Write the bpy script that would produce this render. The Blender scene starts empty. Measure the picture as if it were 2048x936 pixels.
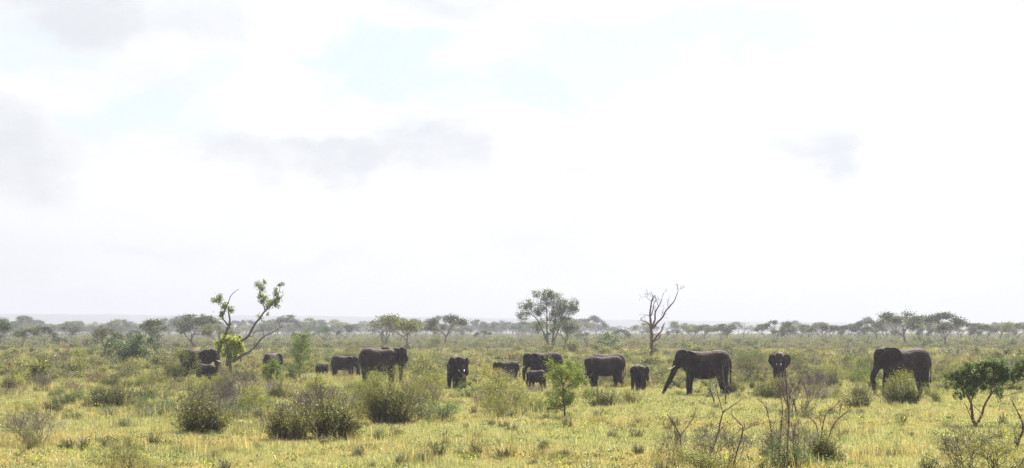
import bpy, math, random
import numpy as np
from mathutils import Vector, Matrix, noise

S = bpy.context.scene
COL = S.collection
PI = math.pi

# ------------------------------------------------------------------ camera, world, sun, exposure
F = 3822.0          # focal length in photo pixels (photo 2048 x 936)
HOR = 660.0         # horizon row
CAMH = 3.7
cam_d = bpy.data.cameras.new('camera')
cam = bpy.data.objects.new('camera', cam_d); COL.objects.link(cam)
cam_d.sensor_width = 36.0
cam_d.lens = 36.0*F/2048.0
cam_d.shift_y = (HOR-468.0)/2048.0
cam_d.clip_start = 0.5; cam_d.clip_end = 30000
cam.location = (0, 0, CAMH); cam.rotation_euler = (PI/2, 0, 0)
S.camera = cam

SUN_EL, SUN_AZ = math.radians(52), math.radians(24)
sd = bpy.data.lights.new('sun', 'SUN'); sd.energy = 5.0; sd.angle = math.radians(0.5); sd.color = (1.0, 0.965, 0.92)
so = bpy.data.objects.new('sun', sd); COL.objects.link(so)
svec = Vector((math.sin(SUN_AZ)*math.cos(SUN_EL), math.cos(SUN_AZ)*math.cos(SUN_EL), math.sin(SUN_EL)))
so.rotation_euler = svec.to_track_quat('Z', 'Y').to_euler(); so.location = (0, 0, 30)

S.view_settings.view_transform = 'Standard'; S.view_settings.look = 'None'
S.view_settings.exposure = 1.53; S.view_settings.gamma = 1.0
S.render.engine = 'CYCLES'
S.cycles.max_bounces = 5; S.cycles.diffuse_bounces = 2; S.cycles.glossy_bounces = 1
S.cycles.transmission_bounces = 3; S.cycles.transparent_max_bounces = 4; S.cycles.volume_bounces = 0
S.cycles.use_denoising = True; S.cycles.denoising_prefilter = 'NONE'; S.cycles.caustics_reflective = False; S.cycles.caustics_refractive = False
S.cycles.sample_clamp_indirect = 3.0; S.cycles.sample_clamp_direct = 12.0

W = bpy.data.worlds.new('World'); S.world = W; W.use_nodes = True
nt = W.node_tree; N = nt.nodes; L = nt.links; N.clear()
def wn(t, **k):
    n = N.new(t)
    for a, b in k.items(): setattr(n, a, b)
    return n
def wmath(op, a, b=None):
    n = wn('ShaderNodeMath', operation=op)
    for i, v in enumerate((a, b)):
        if v is None: continue
        if isinstance(v, (int, float)): n.inputs[i].default_value = v
        else: L.new(v, n.inputs[i])
    return n.outputs[0]
tc = wn('ShaderNodeTexCoord'); sep = wn('ShaderNodeSeparateXYZ'); L.new(tc.outputs['Generated'], sep.inputs[0])
az = wmath('ARCTAN2', sep.outputs[0], sep.outputs[1])
el = wmath('ARCSINE', sep.outputs[2])
comb = wn('ShaderNodeCombineXYZ'); L.new(az, comb.inputs[0]); L.new(el, comb.inputs[1])
def wnoise(scale, detail, sx=1.0, sy=1.0, off=0.0):
    m = wn('ShaderNodeMapping'); m.inputs['Scale'].default_value = (sx, sy, 1); m.inputs['Location'].default_value = (off, off*.7, off*1.3)
    L.new(comb.outputs[0], m.inputs[0])
    n = wn('ShaderNodeTexNoise'); n.inputs['Scale'].default_value = scale; n.inputs['Detail'].default_value = detail
    n.inputs['Roughness'].default_value = .58
    L.new(m.outputs[0], n.inputs[0]); return n
warp = wnoise(16, 6, 1, 1.6, 3.1)
wsub = wn('ShaderNodeVectorMath', operation='SUBTRACT'); L.new(warp.outputs['Color'], wsub.inputs[0]); wsub.inputs[1].default_value = (.5, .5, .5)
wsc = wn('ShaderNodeVectorMath', operation='MULTIPLY'); L.new(wsub.outputs[0], wsc.inputs[0]); wsc.inputs[1].default_value = (.11, .06, 0)
warp2 = wnoise(60, 6, 1, 1.3, 9.4); wsub2 = wn('ShaderNodeVectorMath', operation='SUBTRACT'); L.new(warp2.outputs['Color'], wsub2.inputs[0]); wsub2.inputs[1].default_value = (.5, .5, .5)
wsc2 = wn('ShaderNodeVectorMath', operation='MULTIPLY_ADD'); L.new(wsub2.outputs[0], wsc2.inputs[0]); wsc2.inputs[1].default_value = (.014, .012, 0); L.new(wsc.outputs[0], wsc2.inputs[2])
wadd = wn('ShaderNodeVectorMath', operation='ADD'); L.new(comb.outputs[0], wadd.inputs[0]); L.new(wsc2.outputs[0], wadd.inputs[1])
def blobs(lst, f0=.35, f1=1.15):
    """cloud masses given as sky directions: (column, row, half width, half height, weight) of the photo turned into azimuth and elevation"""
    tot = None
    for (px, py, rx, ry, w) in lst:
        a0 = math.atan2(px-1024, F); e0 = math.atan2(HOR-py, F)
        s = wn('ShaderNodeVectorMath', operation='SUBTRACT'); L.new(wadd.outputs[0], s.inputs[0]); s.inputs[1].default_value = (a0, e0, 0)
        m = wn('ShaderNodeVectorMath', operation='MULTIPLY'); L.new(s.outputs[0], m.inputs[0]); m.inputs[1].default_value = (F/rx, F/ry, 0)
        ln = wn('ShaderNodeVectorMath', operation='LENGTH'); L.new(m.outputs[0], ln.inputs[0])
        r = wn('ShaderNodeMapRange', interpolation_type='SMOOTHSTEP'); L.new(ln.outputs['Value'], r.inputs[0])
        r.inputs['From Min'].default_value = f0; r.inputs['From Max'].default_value = f1
        r.inputs['To Min'].default_value = w; r.inputs['To Max'].default_value = 0
        tot = r.outputs[0] if tot is None else wmath('MAXIMUM', tot, r.outputs[0])
    return tot
grey = blobs([(140, 30, 230, 95, 1), (380, 55, 190, 70, .75), (860, 8, 200, 55, .8), (60, 310, 170, 100, .85), (480, 315, 190, 60, .8), (700, 305, 250, 60, .95),
              (800, 250, 130, 80, .85), (880, 300, 130, 55, .8), (1640, 300, 150, 62, 1), (1640, 285, 80, 60, 1), (1125, 325, 60, 45, .5), (500, 180, 170, 60, .25), (290, 515, 160, 25, .3), (640, 512, 180, 22, .25),
              (150, 170, 200, 45, .15), (1230, 490, 90, 22, .22), (1700, 500, 200, 18, .22), (2045, 195, 45, 40, .5)], .1, 1.3)
blue = blobs([(760, 130, 170, 75, .9), (900, 170, 130, 50, .7), (1060, 170, 160, 70, .8), (280, 220, 150, 65, .8), (400, 160, 80, 50, .4), (40, 110, 110, 60, .55), (1350, 70, 420, 60, .65),
              (1180, 140, 240, 70, .6), (1850, 45, 240, 50, .45), (370, 270, 80, 50, .4)], .5, 1.05)
nz = wnoise(5.0, 8, 1, 1.8, 7.7)        # general broken cloud for the whole dome
dome = wn('ShaderNodeMapRange', interpolation_type='SMOOTHSTEP'); L.new(nz.outputs['Fac'], dome.inputs[0])
dome.inputs['From Min'].default_value = .52; dome.inputs['From Max'].default_value = .72; dome.inputs['To Max'].default_value = .8
front = wn('ShaderNodeMapRange', interpolation_type='SMOOTHSTEP')   # the whole sky goes on as scattered blue gaps
L.new(wmath('ABSOLUTE', az), front.inputs[0]); front.inputs['From Min'].default_value = .3; front.inputs['From Max'].default_value = .5
up = wn('ShaderNodeMapRange', interpolation_type='SMOOTHSTEP'); L.new(el, up.inputs[0]); up.inputs['From Min'].default_value = .18; up.inputs['From Max'].default_value = .3
outside = wmath('MAXIMUM', front.outputs[0], up.outputs[0])
gap = wmath('MAXIMUM', blue, wmath('MULTIPLY', dome.outputs[0], outside))
fine = wnoise(26, 7, 1, 2.2, 1.3)
sky = wn('ShaderNodeTexSky', sky_type='NISHITA', sun_disc=False, sun_elevation=SUN_EL, sun_rotation=SUN_AZ, altitude=300, air_density=1.0, dust_density=2.0)
skm = wn('ShaderNodeVectorMath', operation='SCALE'); L.new(sky.outputs[0], skm.inputs[0]); skm.inputs['Scale'].default_value = .06
# cloud brightness: white clouds, greyer thick bases; thin bright wisps from the fine noise
cw = wn('ShaderNodeMix', data_type='RGBA'); cw.inputs['A'].default_value = (.368, .373, .379, 1); cw.inputs['B'].default_value = (.286, .296, .311, 1)
soft = wnoise(9, 7, 1, 2.4, 11.0)
sm = wn('ShaderNodeMapRange', interpolation_type='SMOOTHSTEP'); L.new(soft.outputs['Fac'], sm.inputs[0]); sm.inputs['From Min'].default_value = .45; sm.inputs['From Max'].default_value = .72; sm.inputs['To Max'].default_value = .42
gm = wmath('MAXIMUM', wmath('MULTIPLY', grey, wmath('ADD', wmath('MULTIPLY', fine.outputs['Fac'], 1.3), .35)), sm.outputs[0])
gm = wmath('MINIMUM', gm, 1.0)
L.new(gm, cw.inputs['Factor'])
glow = wn('ShaderNodeVectorMath', operation='SCALE')
dotn = wn('ShaderNodeVectorMath', operation='DOT_PRODUCT'); L.new(tc.outputs['Generated'], dotn.inputs[0]); dotn.inputs[1].default_value = svec
gl = wn('ShaderNodeMapRange'); L.new(dotn.outputs['Value'], gl.inputs[0]); gl.inputs['From Min'].default_value = .5; gl.inputs['From Max'].default_value = .66; gl.clamp = True
gl.inputs['To Min'].default_value = .91; gl.inputs['To Max'].default_value = 1.03      # forward scattered light round the veiled sun
L.new(cw.outputs['Result'], glow.inputs[0]); L.new(gl.outputs[0], glow.inputs['Scale'])
bright = blobs([(900, 195, 120, 42, 1), (770, 225, 70, 40, 1), (640, 245, 110, 50, .9), (560, 110, 80, 50, .7), (1020, 260, 120, 70, .8), (330, 380, 180, 60, .6), (60, 190, 90, 30, .6), (1900, 90, 60, 40, .6)], .6, 1.05)
bsc = wn('ShaderNodeVectorMath', operation='SCALE'); L.new(glow.outputs[0], bsc.inputs[0]); L.new(wmath('ADD', wmath('MULTIPLY', bright, .11), 1.0), bsc.inputs['Scale'])
mx = wn('ShaderNodeMix', data_type='RGBA'); L.new(wmath('MULTIPLY', gap, 1.0), mx.inputs['Factor']); L.new(bsc.outputs[0], mx.inputs['A'])
veil = wn('ShaderNodeMix', data_type='RGBA'); veil.inputs['Factor'].default_value = .92; L.new(skm.outputs[0], veil.inputs['A']); veil.inputs['B'].default_value = (.292, .330, .358, 1)
L.new(veil.outputs['Result'], mx.inputs['B'])
bg = wn('ShaderNodeBackground'); L.new(mx.outputs['Result'], bg.inputs[0]); bg.inputs[1].default_value = 1.0
ow = wn('ShaderNodeOutputWorld'); L.new(bg.outputs[0], ow.inputs[0])

# ------------------------------------------------------------------ helpers
def ground_px(px, py):
    D = CAMH*F/(py-HOR)
    return (px-1024)*D/F, D
def tag(o, label=None, cat=None, group=None, kind=None):
    if label:
        assert len(label.split()) <= 16, label
        o['label'] = label
    if cat: o['category'] = cat
    if group: o['group'] = group
    if kind: o['kind'] = kind
    return o
def empty(name, loc, rz=0, sc=1.0):
    o = bpy.data.objects.new(name, None); COL.objects.link(o); o.location = loc; o.rotation_euler = (0, 0, rz)
    o.scale = (sc, sc, sc) if isinstance(sc, (int, float)) else sc
    o.empty_display_size = .1
    return o
def link(name, mesh, parent=None):
    o = bpy.data.objects.new(name, mesh); COL.objects.link(o); o.parent = parent
    return o

def material(name, fn):
    m = bpy.data.materials.new(name); m.use_nodes = True; t = m.node_tree; t.nodes.clear()
    out = t.nodes.new('ShaderNodeOutputMaterial'); fn(t, out); return m
def ramp(t, cols):
    r = t.nodes.new('ShaderNodeValToRGB'); e = r.color_ramp.elements
    while len(e) > 1: e.remove(e[0])
    e[0].position = cols[0][0]; e[0].color = (*cols[0][1], 1)
    for p, c in cols[1:]:
        x = e.new(p); x.color = (*c, 1)
    return r
def leaf_mat(name, cols, trans=1.2, rough=.5, spec=.28, tfac=.45):
    def f(t, out):
        g = t.nodes.new('ShaderNodeNewGeometry'); oi = t.nodes.new('ShaderNodeObjectInfo')
        r = ramp(t, cols); L_ = t.links
        a = t.nodes.new('ShaderNodeMath'); a.operation = 'MULTIPLY_ADD'; L_.new(g.outputs['Random Per Island'], a.inputs[0]); a.inputs[1].default_value = .7
        b = t.nodes.new('ShaderNodeMath'); b.operation = 'MULTIPLY'; L_.new(oi.outputs['Random'], b.inputs[0]); b.inputs[1].default_value = .3
        L_.new(b.outputs[0], a.inputs[2]); L_.new(a.outputs[0], r.inputs[0])
        p = t.nodes.new('ShaderNodeBsdfPrincipled'); L_.new(r.outputs[0], p.inputs['Base Color']); p.inputs['Roughness'].default_value = rough
        p.inputs['Specular IOR Level'].default_value = spec
        tr = t.nodes.new('ShaderNodeBsdfTranslucent'); s = t.nodes.new('ShaderNodeMix'); s.data_type = 'RGBA'; s.blend_type = 'MULTIPLY'; s.inputs['Factor'].default_value = 1
        L_.new(r.outputs[0], s.inputs['A']); s.inputs['B'].default_value = (trans*1.05, trans*1.1, trans*.55, 1); L_.new(s.outputs['Result'], tr.inputs[0])
        m = t.nodes.new('ShaderNodeMixShader'); m.inputs[0].default_value = tfac; L_.new(p.outputs[0], m.inputs[1]); L_.new(tr.outputs[0], m.inputs[2])
        L_.new(m.outputs[0], out.inputs[0])
    return material(name, f)
def bark_mat(name, c1, c2, scale=9):
    def f(t, out):
        c = t.nodes.new('ShaderNodeTexCoord'); mp = t.nodes.new('ShaderNodeMapping'); mp.inputs['Scale'].default_value = (1, 1, .25)
        n = t.nodes.new('ShaderNodeTexNoise'); n.inputs['Scale'].default_value = scale; n.inputs['Detail'].default_value = 5
        t.links.new(c.outputs['Object'], mp.inputs[0]); t.links.new(mp.outputs[0], n.inputs[0])
        r = ramp(t, [(.3, c1), (.7, c2)]); t.links.new(n.outputs['Fac'], r.inputs[0])
        p = t.nodes.new('ShaderNodeBsdfPrincipled'); p.inputs['Roughness'].default_value = .85; t.links.new(r.outputs[0], p.inputs['Base Color'])
        b = t.nodes.new('ShaderNodeBump'); b.inputs['Distance'].default_value = .03; t.links.new(n.outputs['Fac'], b.inputs['Height']); t.links.new(b.outputs[0], p.inputs['Normal'])
        t.links.new(p.outputs[0], out.inputs[0])
    return material(name, f)

M = {}
M['bark'] = bark_mat('grey_bark', (.075, .06, .055), (.17, .14, .125))
M['dead'] = bark_mat('dead_wood', (.07, .05, .045), (.15, .115, .10))
M['darkbark'] = bark_mat('dark_bark', (.035, .024, .02), (.09, .06, .05))
M['redbark'] = bark_mat('red_brown_bark', (.05, .025, .018), (.14, .07, .05))
M['twig'] = bark_mat('mauve_twig', (.10, .075, .07), (.20, .155, .14), 3)
M['straw'] = leaf_mat('straw_stem', [(0, (.22, .18, .08)), (1, (.36, .31, .16))], .7, .4, .6)
M['olive'] = leaf_mat('olive_leaf', [(0, (.035, .045, .013)), (.4, (.085, .095, .026)), (.72, (.17, .165, .045)), (.9, (.28, .26, .09)), (1, (.42, .36, .24))])
M['green'] = leaf_mat('green_leaf', [(0, (.045, .075, .02)), (.6, (.085, .125, .035)), (1, (.15, .18, .06))])
M['thorn'] = leaf_mat('thorn_leaf', [(0, (.03, .055, .014)), (.6, (.07, .115, .027)), (1, (.16, .21, .06))])
M['dark'] = leaf_mat('dark_leaf', [(0, (.03, .05, .016)), (.7, (.055, .085, .025)), (1, (.10, .13, .045))])
M['lime'] = leaf_mat('lime_leaf', [(0, (.16, .18, .02)), (.5, (.33, .37, .045)), (1, (.54, .54, .13))], 1.4, .45, .4)
M['fresh'] = leaf_mat('fresh_leaf', [(0, (.07, .10, .02)), (.5, (.12, .165, .03)), (.85, (.20, .23, .05)), (1, (.28, .26, .07))])
M['yellow'] = leaf_mat('yellow_green_leaf', [(0, (.09, .11, .025)), (.5, (.20, .205, .05)), (.85, (.32, .30, .09)), (1, (.38, .23, .08))])
M['rust'] = leaf_mat('rusty_leaf', [(0, (.10, .10, .04)), (.5, (.19, .15, .065)), (1, (.30, .20, .10))])
M['greyleaf'] = leaf_mat('grey_leaf', [(0, (.09, .11, .06)), (.6, (.17, .19, .11)), (1, (.24, .245, .18))], .8, .5, .4)
M['sage'] = leaf_mat('sage_leaf', [(0, (.05, .065, .018)), (.6, (.115, .14, .038)), (1, (.21, .22, .07))], 1.25)
M['faded'] = leaf_mat('pale_tree_leaf', [(0, (.025, .032, .01)), (.6, (.06, .07, .022)), (1, (.13, .135, .05))], 1.0)
M['grass'] = leaf_mat('grass_blade', [(0, (.09, .105, .04)), (.25, (.22, .22, .105)), (.6, (.39, .37, .215)), (.85, (.52, .46, .32)), (1, (.70, .65, .52))], 1.0, .38, .7, .5)
M['rough'] = leaf_mat('rough_grass_blade', [(0, (.07, .075, .028)), (.35, (.19, .175, .065)), (.7, (.34, .29, .12)), (1, (.52, .44, .27))], 1.0, .5, .3)
M['lowsage'] = leaf_mat('low_sage_leaf', [(0, (.04, .05, .02)), (.45, (.12, .13, .045)), (.8, (.23, .22, .085)), (1, (.38, .34, .18))], 1.1)
M['grassdry'] = leaf_mat('dry_grass_blade', [(0, (.20, .18, .09)), (.4, (.40, .32, .18)), (.8, (.52, .39, .24)), (1, (.66, .55, .38))], 1.0, .38, .6, .5)
M['ivory'] = material('ivory', lambda t, out: (lambda p: (p.inputs['Base Color'].__setattr__('default_value', (.72, .66, .55, 1)), p.inputs['Roughness'].__setattr__('default_value', .35), t.links.new(p.outputs[0], out.inputs[0])))(t.nodes.new('ShaderNodeBsdfPrincipled')))
M['eye'] = material('dark_eye', lambda t, out: (lambda p: (p.inputs['Base Color'].__setattr__('default_value', (.01, .008, .006, 1)), p.inputs['Roughness'].__setattr__('default_value', .15), t.links.new(p.outputs[0], out.inputs[0])))(t.nodes.new('ShaderNodeBsdfPrincipled')))

def f_skin(t, out, dust=(.14, .09, .072)):
    k = t.links
    c = t.nodes.new('ShaderNodeTexCoord')
    n1 = t.nodes.new('ShaderNodeTexNoise'); n1.inputs['Scale'].default_value = 2.2; n1.inputs['Detail'].default_value = 6; k.new(c.outputs['Object'], n1.inputs[0])
    r = ramp(t, [(.3, (.012, .0075, .0075)), (.55, (.022, .014, .0135)), (.75, (.055, .037, .033))]); k.new(n1.outputs['Fac'], r.inputs[0])
    # dry dust thrown over the back: sits on the upper surfaces of the skin in patches
    g = t.nodes.new('ShaderNodeNewGeometry'); sp = t.nodes.new('ShaderNodeSeparateXYZ'); k.new(g.outputs['Normal'], sp.inputs[0])
    mr = t.nodes.new('ShaderNodeMapRange'); k.new(sp.outputs[2], mr.inputs[0]); mr.inputs['From Min'].default_value = .35; mr.inputs['From Max'].default_value = .95
    n2 = t.nodes.new('ShaderNodeTexNoise'); n2.inputs['Scale'].default_value = 7; n2.inputs['Detail'].default_value = 6; k.new(c.outputs['Object'], n2.inputs[0])
    mu = t.nodes.new('ShaderNodeMath'); mu.operation = 'MULTIPLY'; k.new(mr.outputs[0], mu.inputs[0]); k.new(n2.outputs['Fac'], mu.inputs[1])
    mx_ = t.nodes.new('ShaderNodeMix'); mx_.data_type = 'RGBA'; k.new(mu.outputs[0], mx_.inputs['Factor']); k.new(r.outputs[0], mx_.inputs['A']); mx_.inputs['B'].default_value = (*dust, 1)
    p = t.nodes.new('ShaderNodeBsdfPrincipled'); p.inputs['Roughness'].default_value = .7; p.inputs['Specular IOR Level'].default_value = .12
    k.new(mx_.outputs['Result'], p.inputs['Base Color'])
    mp = t.nodes.new('ShaderNodeMapping'); mp.inputs['Scale'].default_value = (1.3, 1.3, .8); k.new(c.outputs['Object'], mp.inputs[0])
    v = t.nodes.new('ShaderNodeTexVoronoi'); v.feature = 'DISTANCE_TO_EDGE'; v.inputs['Scale'].default_value = 9; k.new(mp.outputs[0], v.inputs['Vector'])
    b1 = t.nodes.new('ShaderNodeBump'); b1.inputs['Distance'].default_value = .03; b1.inputs['Strength'].default_value = .5; k.new(v.outputs['Distance'], b1.inputs['Height'])
    n3 = t.nodes.new('ShaderNodeTexNoise'); n3.inputs['Scale'].default_value = 5; n3.inputs['Detail'].default_value = 5; n3.inputs['Distortion'].default_value = 1; k.new(c.outputs['Object'], n3.inputs[0])
    b2 = t.nodes.new('ShaderNodeBump'); b2.inputs['Distance'].default_value = .09; b2.inputs['Strength'].default_value = .8; k.new(n3.outputs['Fac'], b2.inputs['Height']); k.new(b1.outputs[0], b2.inputs['Normal'])
    k.new(b2.outputs[0], p.inputs['Normal']); k.new(p.outputs[0], out.inputs[0])
M['skin'] = material('elephant_skin', f_skin)
M['calfskin'] = material('calf_skin', lambda t, o: f_skin(t, o, (.12, .09, .078)))

def f_ground(t, out):
    k = t.links; c = t.nodes.new('ShaderNodeTexCoord')
    n1 = t.nodes.new('ShaderNodeTexNoise'); n1.inputs['Scale'].default_value = .16; n1.inputs['Detail'].default_value = 6; k.new(c.outputs['Object'], n1.inputs[0])
    r1 = ramp(t, [(.3, (.075, .08, .03)), (.48, (.14, .13, .05)), (.62, (.23, .165, .08)), (.8, (.27, .18, .10))]); k.new(n1.outputs['Fac'], r1.inputs[0])
    n2 = t.nodes.new('ShaderNodeTexNoise'); n2.inputs['Scale'].default_value = 3.5; n2.inputs['Detail'].default_value = 8; k.new(c.outputs['Object'], n2.inputs[0])
    r2 = ramp(t, [(.3, (.4, .4, .4)), (.7, (1.35, 1.3, 1.2))]); k.new(n2.outputs['Fac'], r2.inputs[0])
    m = t.nodes.new('ShaderNodeMix'); m.data_type = 'RGBA'; m.blend_type = 'MULTIPLY'; m.inputs['Factor'].default_value = 1
    k.new(r1.outputs[0], m.inputs['A']); k.new(r2.outputs[0], m.inputs['B'])
    p = t.nodes.new('ShaderNodeBsdfPrincipled'); p.inputs['Roughness'].default_value = .95; p.inputs['Specular IOR Level'].default_value = .1
    k.new(m.outputs['Result'], p.inputs['Base Color'])
    b = t.nodes.new('ShaderNodeBump'); b.inputs['Distance'].default_value = .12; k.new(n2.outputs['Fac'], b.inputs['Height']); k.new(b.outputs[0], p.inputs['Normal'])
    k.new(p.outputs[0], out.inputs[0])
M['ground'] = material('savanna_ground', f_ground)
def f_hill(t, out):
    k = t.links; c = t.nodes.new('ShaderNodeTexCoord')
    n1 = t.nodes.new('ShaderNodeTexNoise'); n1.inputs['Scale'].default_value = .03; n1.inputs['Detail'].default_value = 8; k.new(c.outputs['Object'], n1.inputs[0])
    r1 = ramp(t, [(.35, (.018, .026, .014)), (.7, (.045, .05, .03))]); k.new(n1.outputs['Fac'], r1.inputs[0])
    p = t.nodes.new('ShaderNodeBsdfPrincipled'); p.inputs['Roughness'].default_value = .95; k.new(r1.outputs[0], p.inputs['Base Color']); k.new(p.outputs[0], out.inputs[0])
M['hill'] = material('wooded_hill', f_hill)

def np_mesh(name, V, Fs, mats, fm=None, smooth=False):
    """V: (n,3) array; Fs: list of face index arrays (each m x k, any k)"""
    me = bpy.data.meshes.new(name)
    V = np.asarray(V, dtype=np.float32)
    loops = np.concatenate([f.ravel() for f in Fs]).astype(np.int32)
    tot = np.concatenate([np.full(len(f), f.shape[1]) for f in Fs]).astype(np.int32)
    start = np.concatenate(([0], np.cumsum(tot)[:-1])).astype(np.int32)
    me.vertices.add(len(V)); me.vertices.foreach_set('co', V.ravel())
    me.loops.add(len(loops)); me.loops.foreach_set('vertex_index', loops)
    me.polygons.add(len(tot)); me.polygons.foreach_set('loop_start', start)
    for m in mats: me.materials.append(m)
    if fm is not None: me.polygons.foreach_set('material_index', np.asarray(fm, dtype=np.int32))
    if smooth: me.polygons.foreach_set('use_smooth', np.ones(len(tot), dtype=bool))
    me.update(calc_edges=True); me.validate()
    return me

class Geo:
    """collects tubes and leaves; parts keyed by slot"""
    def __init__(s): s.V = []; s.F3 = []; s.F4 = []; s.M3 = []; s.M4 = []; s.n = 0
    def add(s, V, F, slot=0):
        V = np.asarray(V, float); F = np.asarray(F, int)
        if len(F) == 0: return
        if F.shape[1] == 3: s.F3.append(F+s.n); s.M3.append(np.full(len(F), slot))
        else: s.F4.append(F+s.n); s.M4.append(np.full(len(F), slot))
        s.V.append(V); s.n += len(V)
    def tube(s, P, R, k=5, slot=0, cap=True, ell=None):
        P = np.asarray(P, float); R = np.asarray(R, float); n = len(P)
        T = np.gradient(P, axis=0); T /= np.linalg.norm(T, axis=1)[:, None]+1e-9
        ref = np.array([0.0, 1.0, 0.0]) if abs(T[:, 1]).mean() < .8 else np.array([1.0, 0, 0])
        A = np.cross(T, ref); A /= np.linalg.norm(A, axis=1)[:, None]+1e-9
        B = np.cross(T, A)
        th = np.arange(k)/k*2*PI
        if R.ndim == 1: Ra = Rb = R
        else: Ra, Rb = R[:, 0], R[:, 1]
        V = P[:, None, :]+A[:, None, :]*(np.cos(th)[None, :, None]*Ra[:, None, None])+B[:, None, :]*(np.sin(th)[None, :, None]*Rb[:, None, None])
        V = V.reshape(-1, 3)
        i = np.arange(n-1)[:, None]*k; j = np.arange(k)[None, :]; j2 = (j+1) % k
        F = np.stack([i+j, i+j2, i+k+j2, i+k+j], -1).reshape(-1, 4)
        s.add(V, F, slot)
        if cap:
            base = s.n-len(V)
            for c0, r0, rev in ((P[0], 0, True), (P[-1], (n-1)*k, False)):
                a = np.arange(k); b = (a+1) % k
                ci = s.n; s.V.append(c0[None, :]); s.n += 1
                Fc = np.stack([base+r0+a, base+r0+b, np.full(k, ci)], -1)
                if rev: Fc = Fc[:, ::-1]
                s.F3.append(Fc); s.M3.append(np.full(k, slot))
    def leaves(s, C, size, rng, slot=0, ratio=.5, up=.3, dirs=None):
        """rhombic leaves centred on C; size array; random tilt, or along dirs"""
        C = np.asarray(C, float); n = len(C)
        if n == 0: return
        size = np.broadcast_to(size, (n,))*rng.uniform(.65, 1.3, n)
        if dirs is None:
            d = rng.normal(size=(n, 3)); d[:, 2] += up
        else: d = np.asarray(dirs, float)+rng.normal(size=(n, 3))*.35
        d /= np.linalg.norm(d, axis=1)[:, None]+1e-9
        e = rng.normal(size=(n, 3)); e -= (e*d).sum(1)[:, None]*d; e /= np.linalg.norm(e, axis=1)[:, None]+1e-9
        a = d*size[:, None]*.5; b = e*size[:, None]*.5*ratio
        V = np.stack([C-a, C+b-a*.1, C+a, C-b-a*.1], 1).reshape(-1, 3)
        F = np.arange(4*n).reshape(n, 4)
        s.add(V, F, slot)
    def blades(s, B, Tp, w, rng, slot=0):
        """thin tapering grass blades from B to Tp, with a bend"""
        B = np.asarray(B, float); Tp = np.asarray(Tp, float); n = len(B); w = np.broadcast_to(w, (n,))
        d = Tp-B; a = rng.uniform(0, PI, n); e = np.stack([np.cos(a), np.sin(a), 0*a], 1)*w[:, None]*.5
        mid = B+d*.55; mid[:, 2] += np.linalg.norm(d[:, :2], axis=1)*.22
        V = np.stack([B-e, B+e, mid+e*.8, mid-e*.8, Tp], 1).reshape(-1, 3)
        b = np.arange(n)[:, None]*5
        s.F4.append((b+np.array([0, 1, 2, 3]))+s.n); s.M4.append(np.full(n, slot))
        s.F3.append((b+np.array([3, 2, 4]))+s.n); s.M3.append(np.full(n, slot))
        s.V.append(V); s.n += len(V)
    def mesh(s, name, mats, smooth=False):
        Fs = []; fm = []
        if s.F3: Fs.append(np.concatenate(s.F3)); fm.append(np.concatenate(s.M3))
        if s.F4: Fs.append(np.concatenate(s.F4)); fm.append(np.concatenate(s.M4))
        return np_mesh(name, np.concatenate(s.V), Fs, mats, np.concatenate(fm), smooth)

# ------------------------------------------------------------------ ground and hills
def gz(x, y):
    a = .05 if y < 180 else .05+min((y-180)/400.0, 1)*.35
    return a*noise.noise(Vector((x*.035, y*.035, 1.7)))
def build_ground():
    ys = np.concatenate([np.linspace(-900, -20, 8), np.linspace(0, 60, 13), np.linspace(63, 300, 80), np.geomspace(306, 7900, 70)])
    us = np.linspace(-1, 1, 97); us = np.sign(us)*np.abs(us)**1.6
    V = []
    for y in ys:
        half = 900+max(y, 0)*.55
        for u in us:
            x = u*half
            V.append((x, y, gz(x, y) if abs(x) < 500 and y > 0 else 0.0))
    n = len(us); i = np.arange(len(ys)-1)[:, None]*n; j = np.arange(n-1)[None, :]
    Fq = np.stack([i+j, i+j+1, i+n+j+1, i+n+j], -1).reshape(-1, 4)
    g = link('ground', np_mesh('ground', V, [Fq], [M['ground']], smooth=True)); g['kind'] = 'structure'
build_ground()
def ridge(name, D, prof, depth, rough):
    """long low ridge: prof = [(photo column, photo row of the crest)]"""
    xs = np.linspace(-3200, 3200, 400); V = []; rows = np.linspace(0, 1, 11)
    px = np.array([p[0] for p in prof]); py = np.array([p[1] for p in prof])
    for r in rows:
        for x in xs:
            col = 1024+x*F/D
            top = CAMH+(HOR-np.interp(col, px, py))*D/F
            top += noise.noise(Vector((x*.012, 3.3, D)))*rough+noise.noise(Vector((x*.06, 1.3, D)))*rough*.5
            s = math.sin(r*PI)**.8
            V.append((x, D+(r-.5)*depth+noise.noise(Vector((x*.004, r*2, 5)))*60, -3+(top+3)*s*(1-.04*noise.noise(Vector((x*.02, r*9, 1))))))
    n = len(xs); i = np.arange(len(rows)-1)[:, None]*n; j = np.arange(n-1)[None, :]
    Fq = np.stack([i+j, i+j+1, i+n+j+1, i+n+j], -1).reshape(-1, 4)
    link(name, np_mesh(name, V, [Fq], [M['hill']], smooth=True))['kind'] = 'structure'
ridge('distant_hill', 4300, [(-400, 626), (0, 628), (300, 630), (640, 632), (1050, 637), (1500, 643), (1800, 646), (2400, 650)], 900, 1.2)
ridge('nearer_hill', 2900, [(-400, 646), (0, 648), (250, 648), (560, 652), (900, 658), (1300, 665), (2400, 670)], 600, 1.4)

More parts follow.
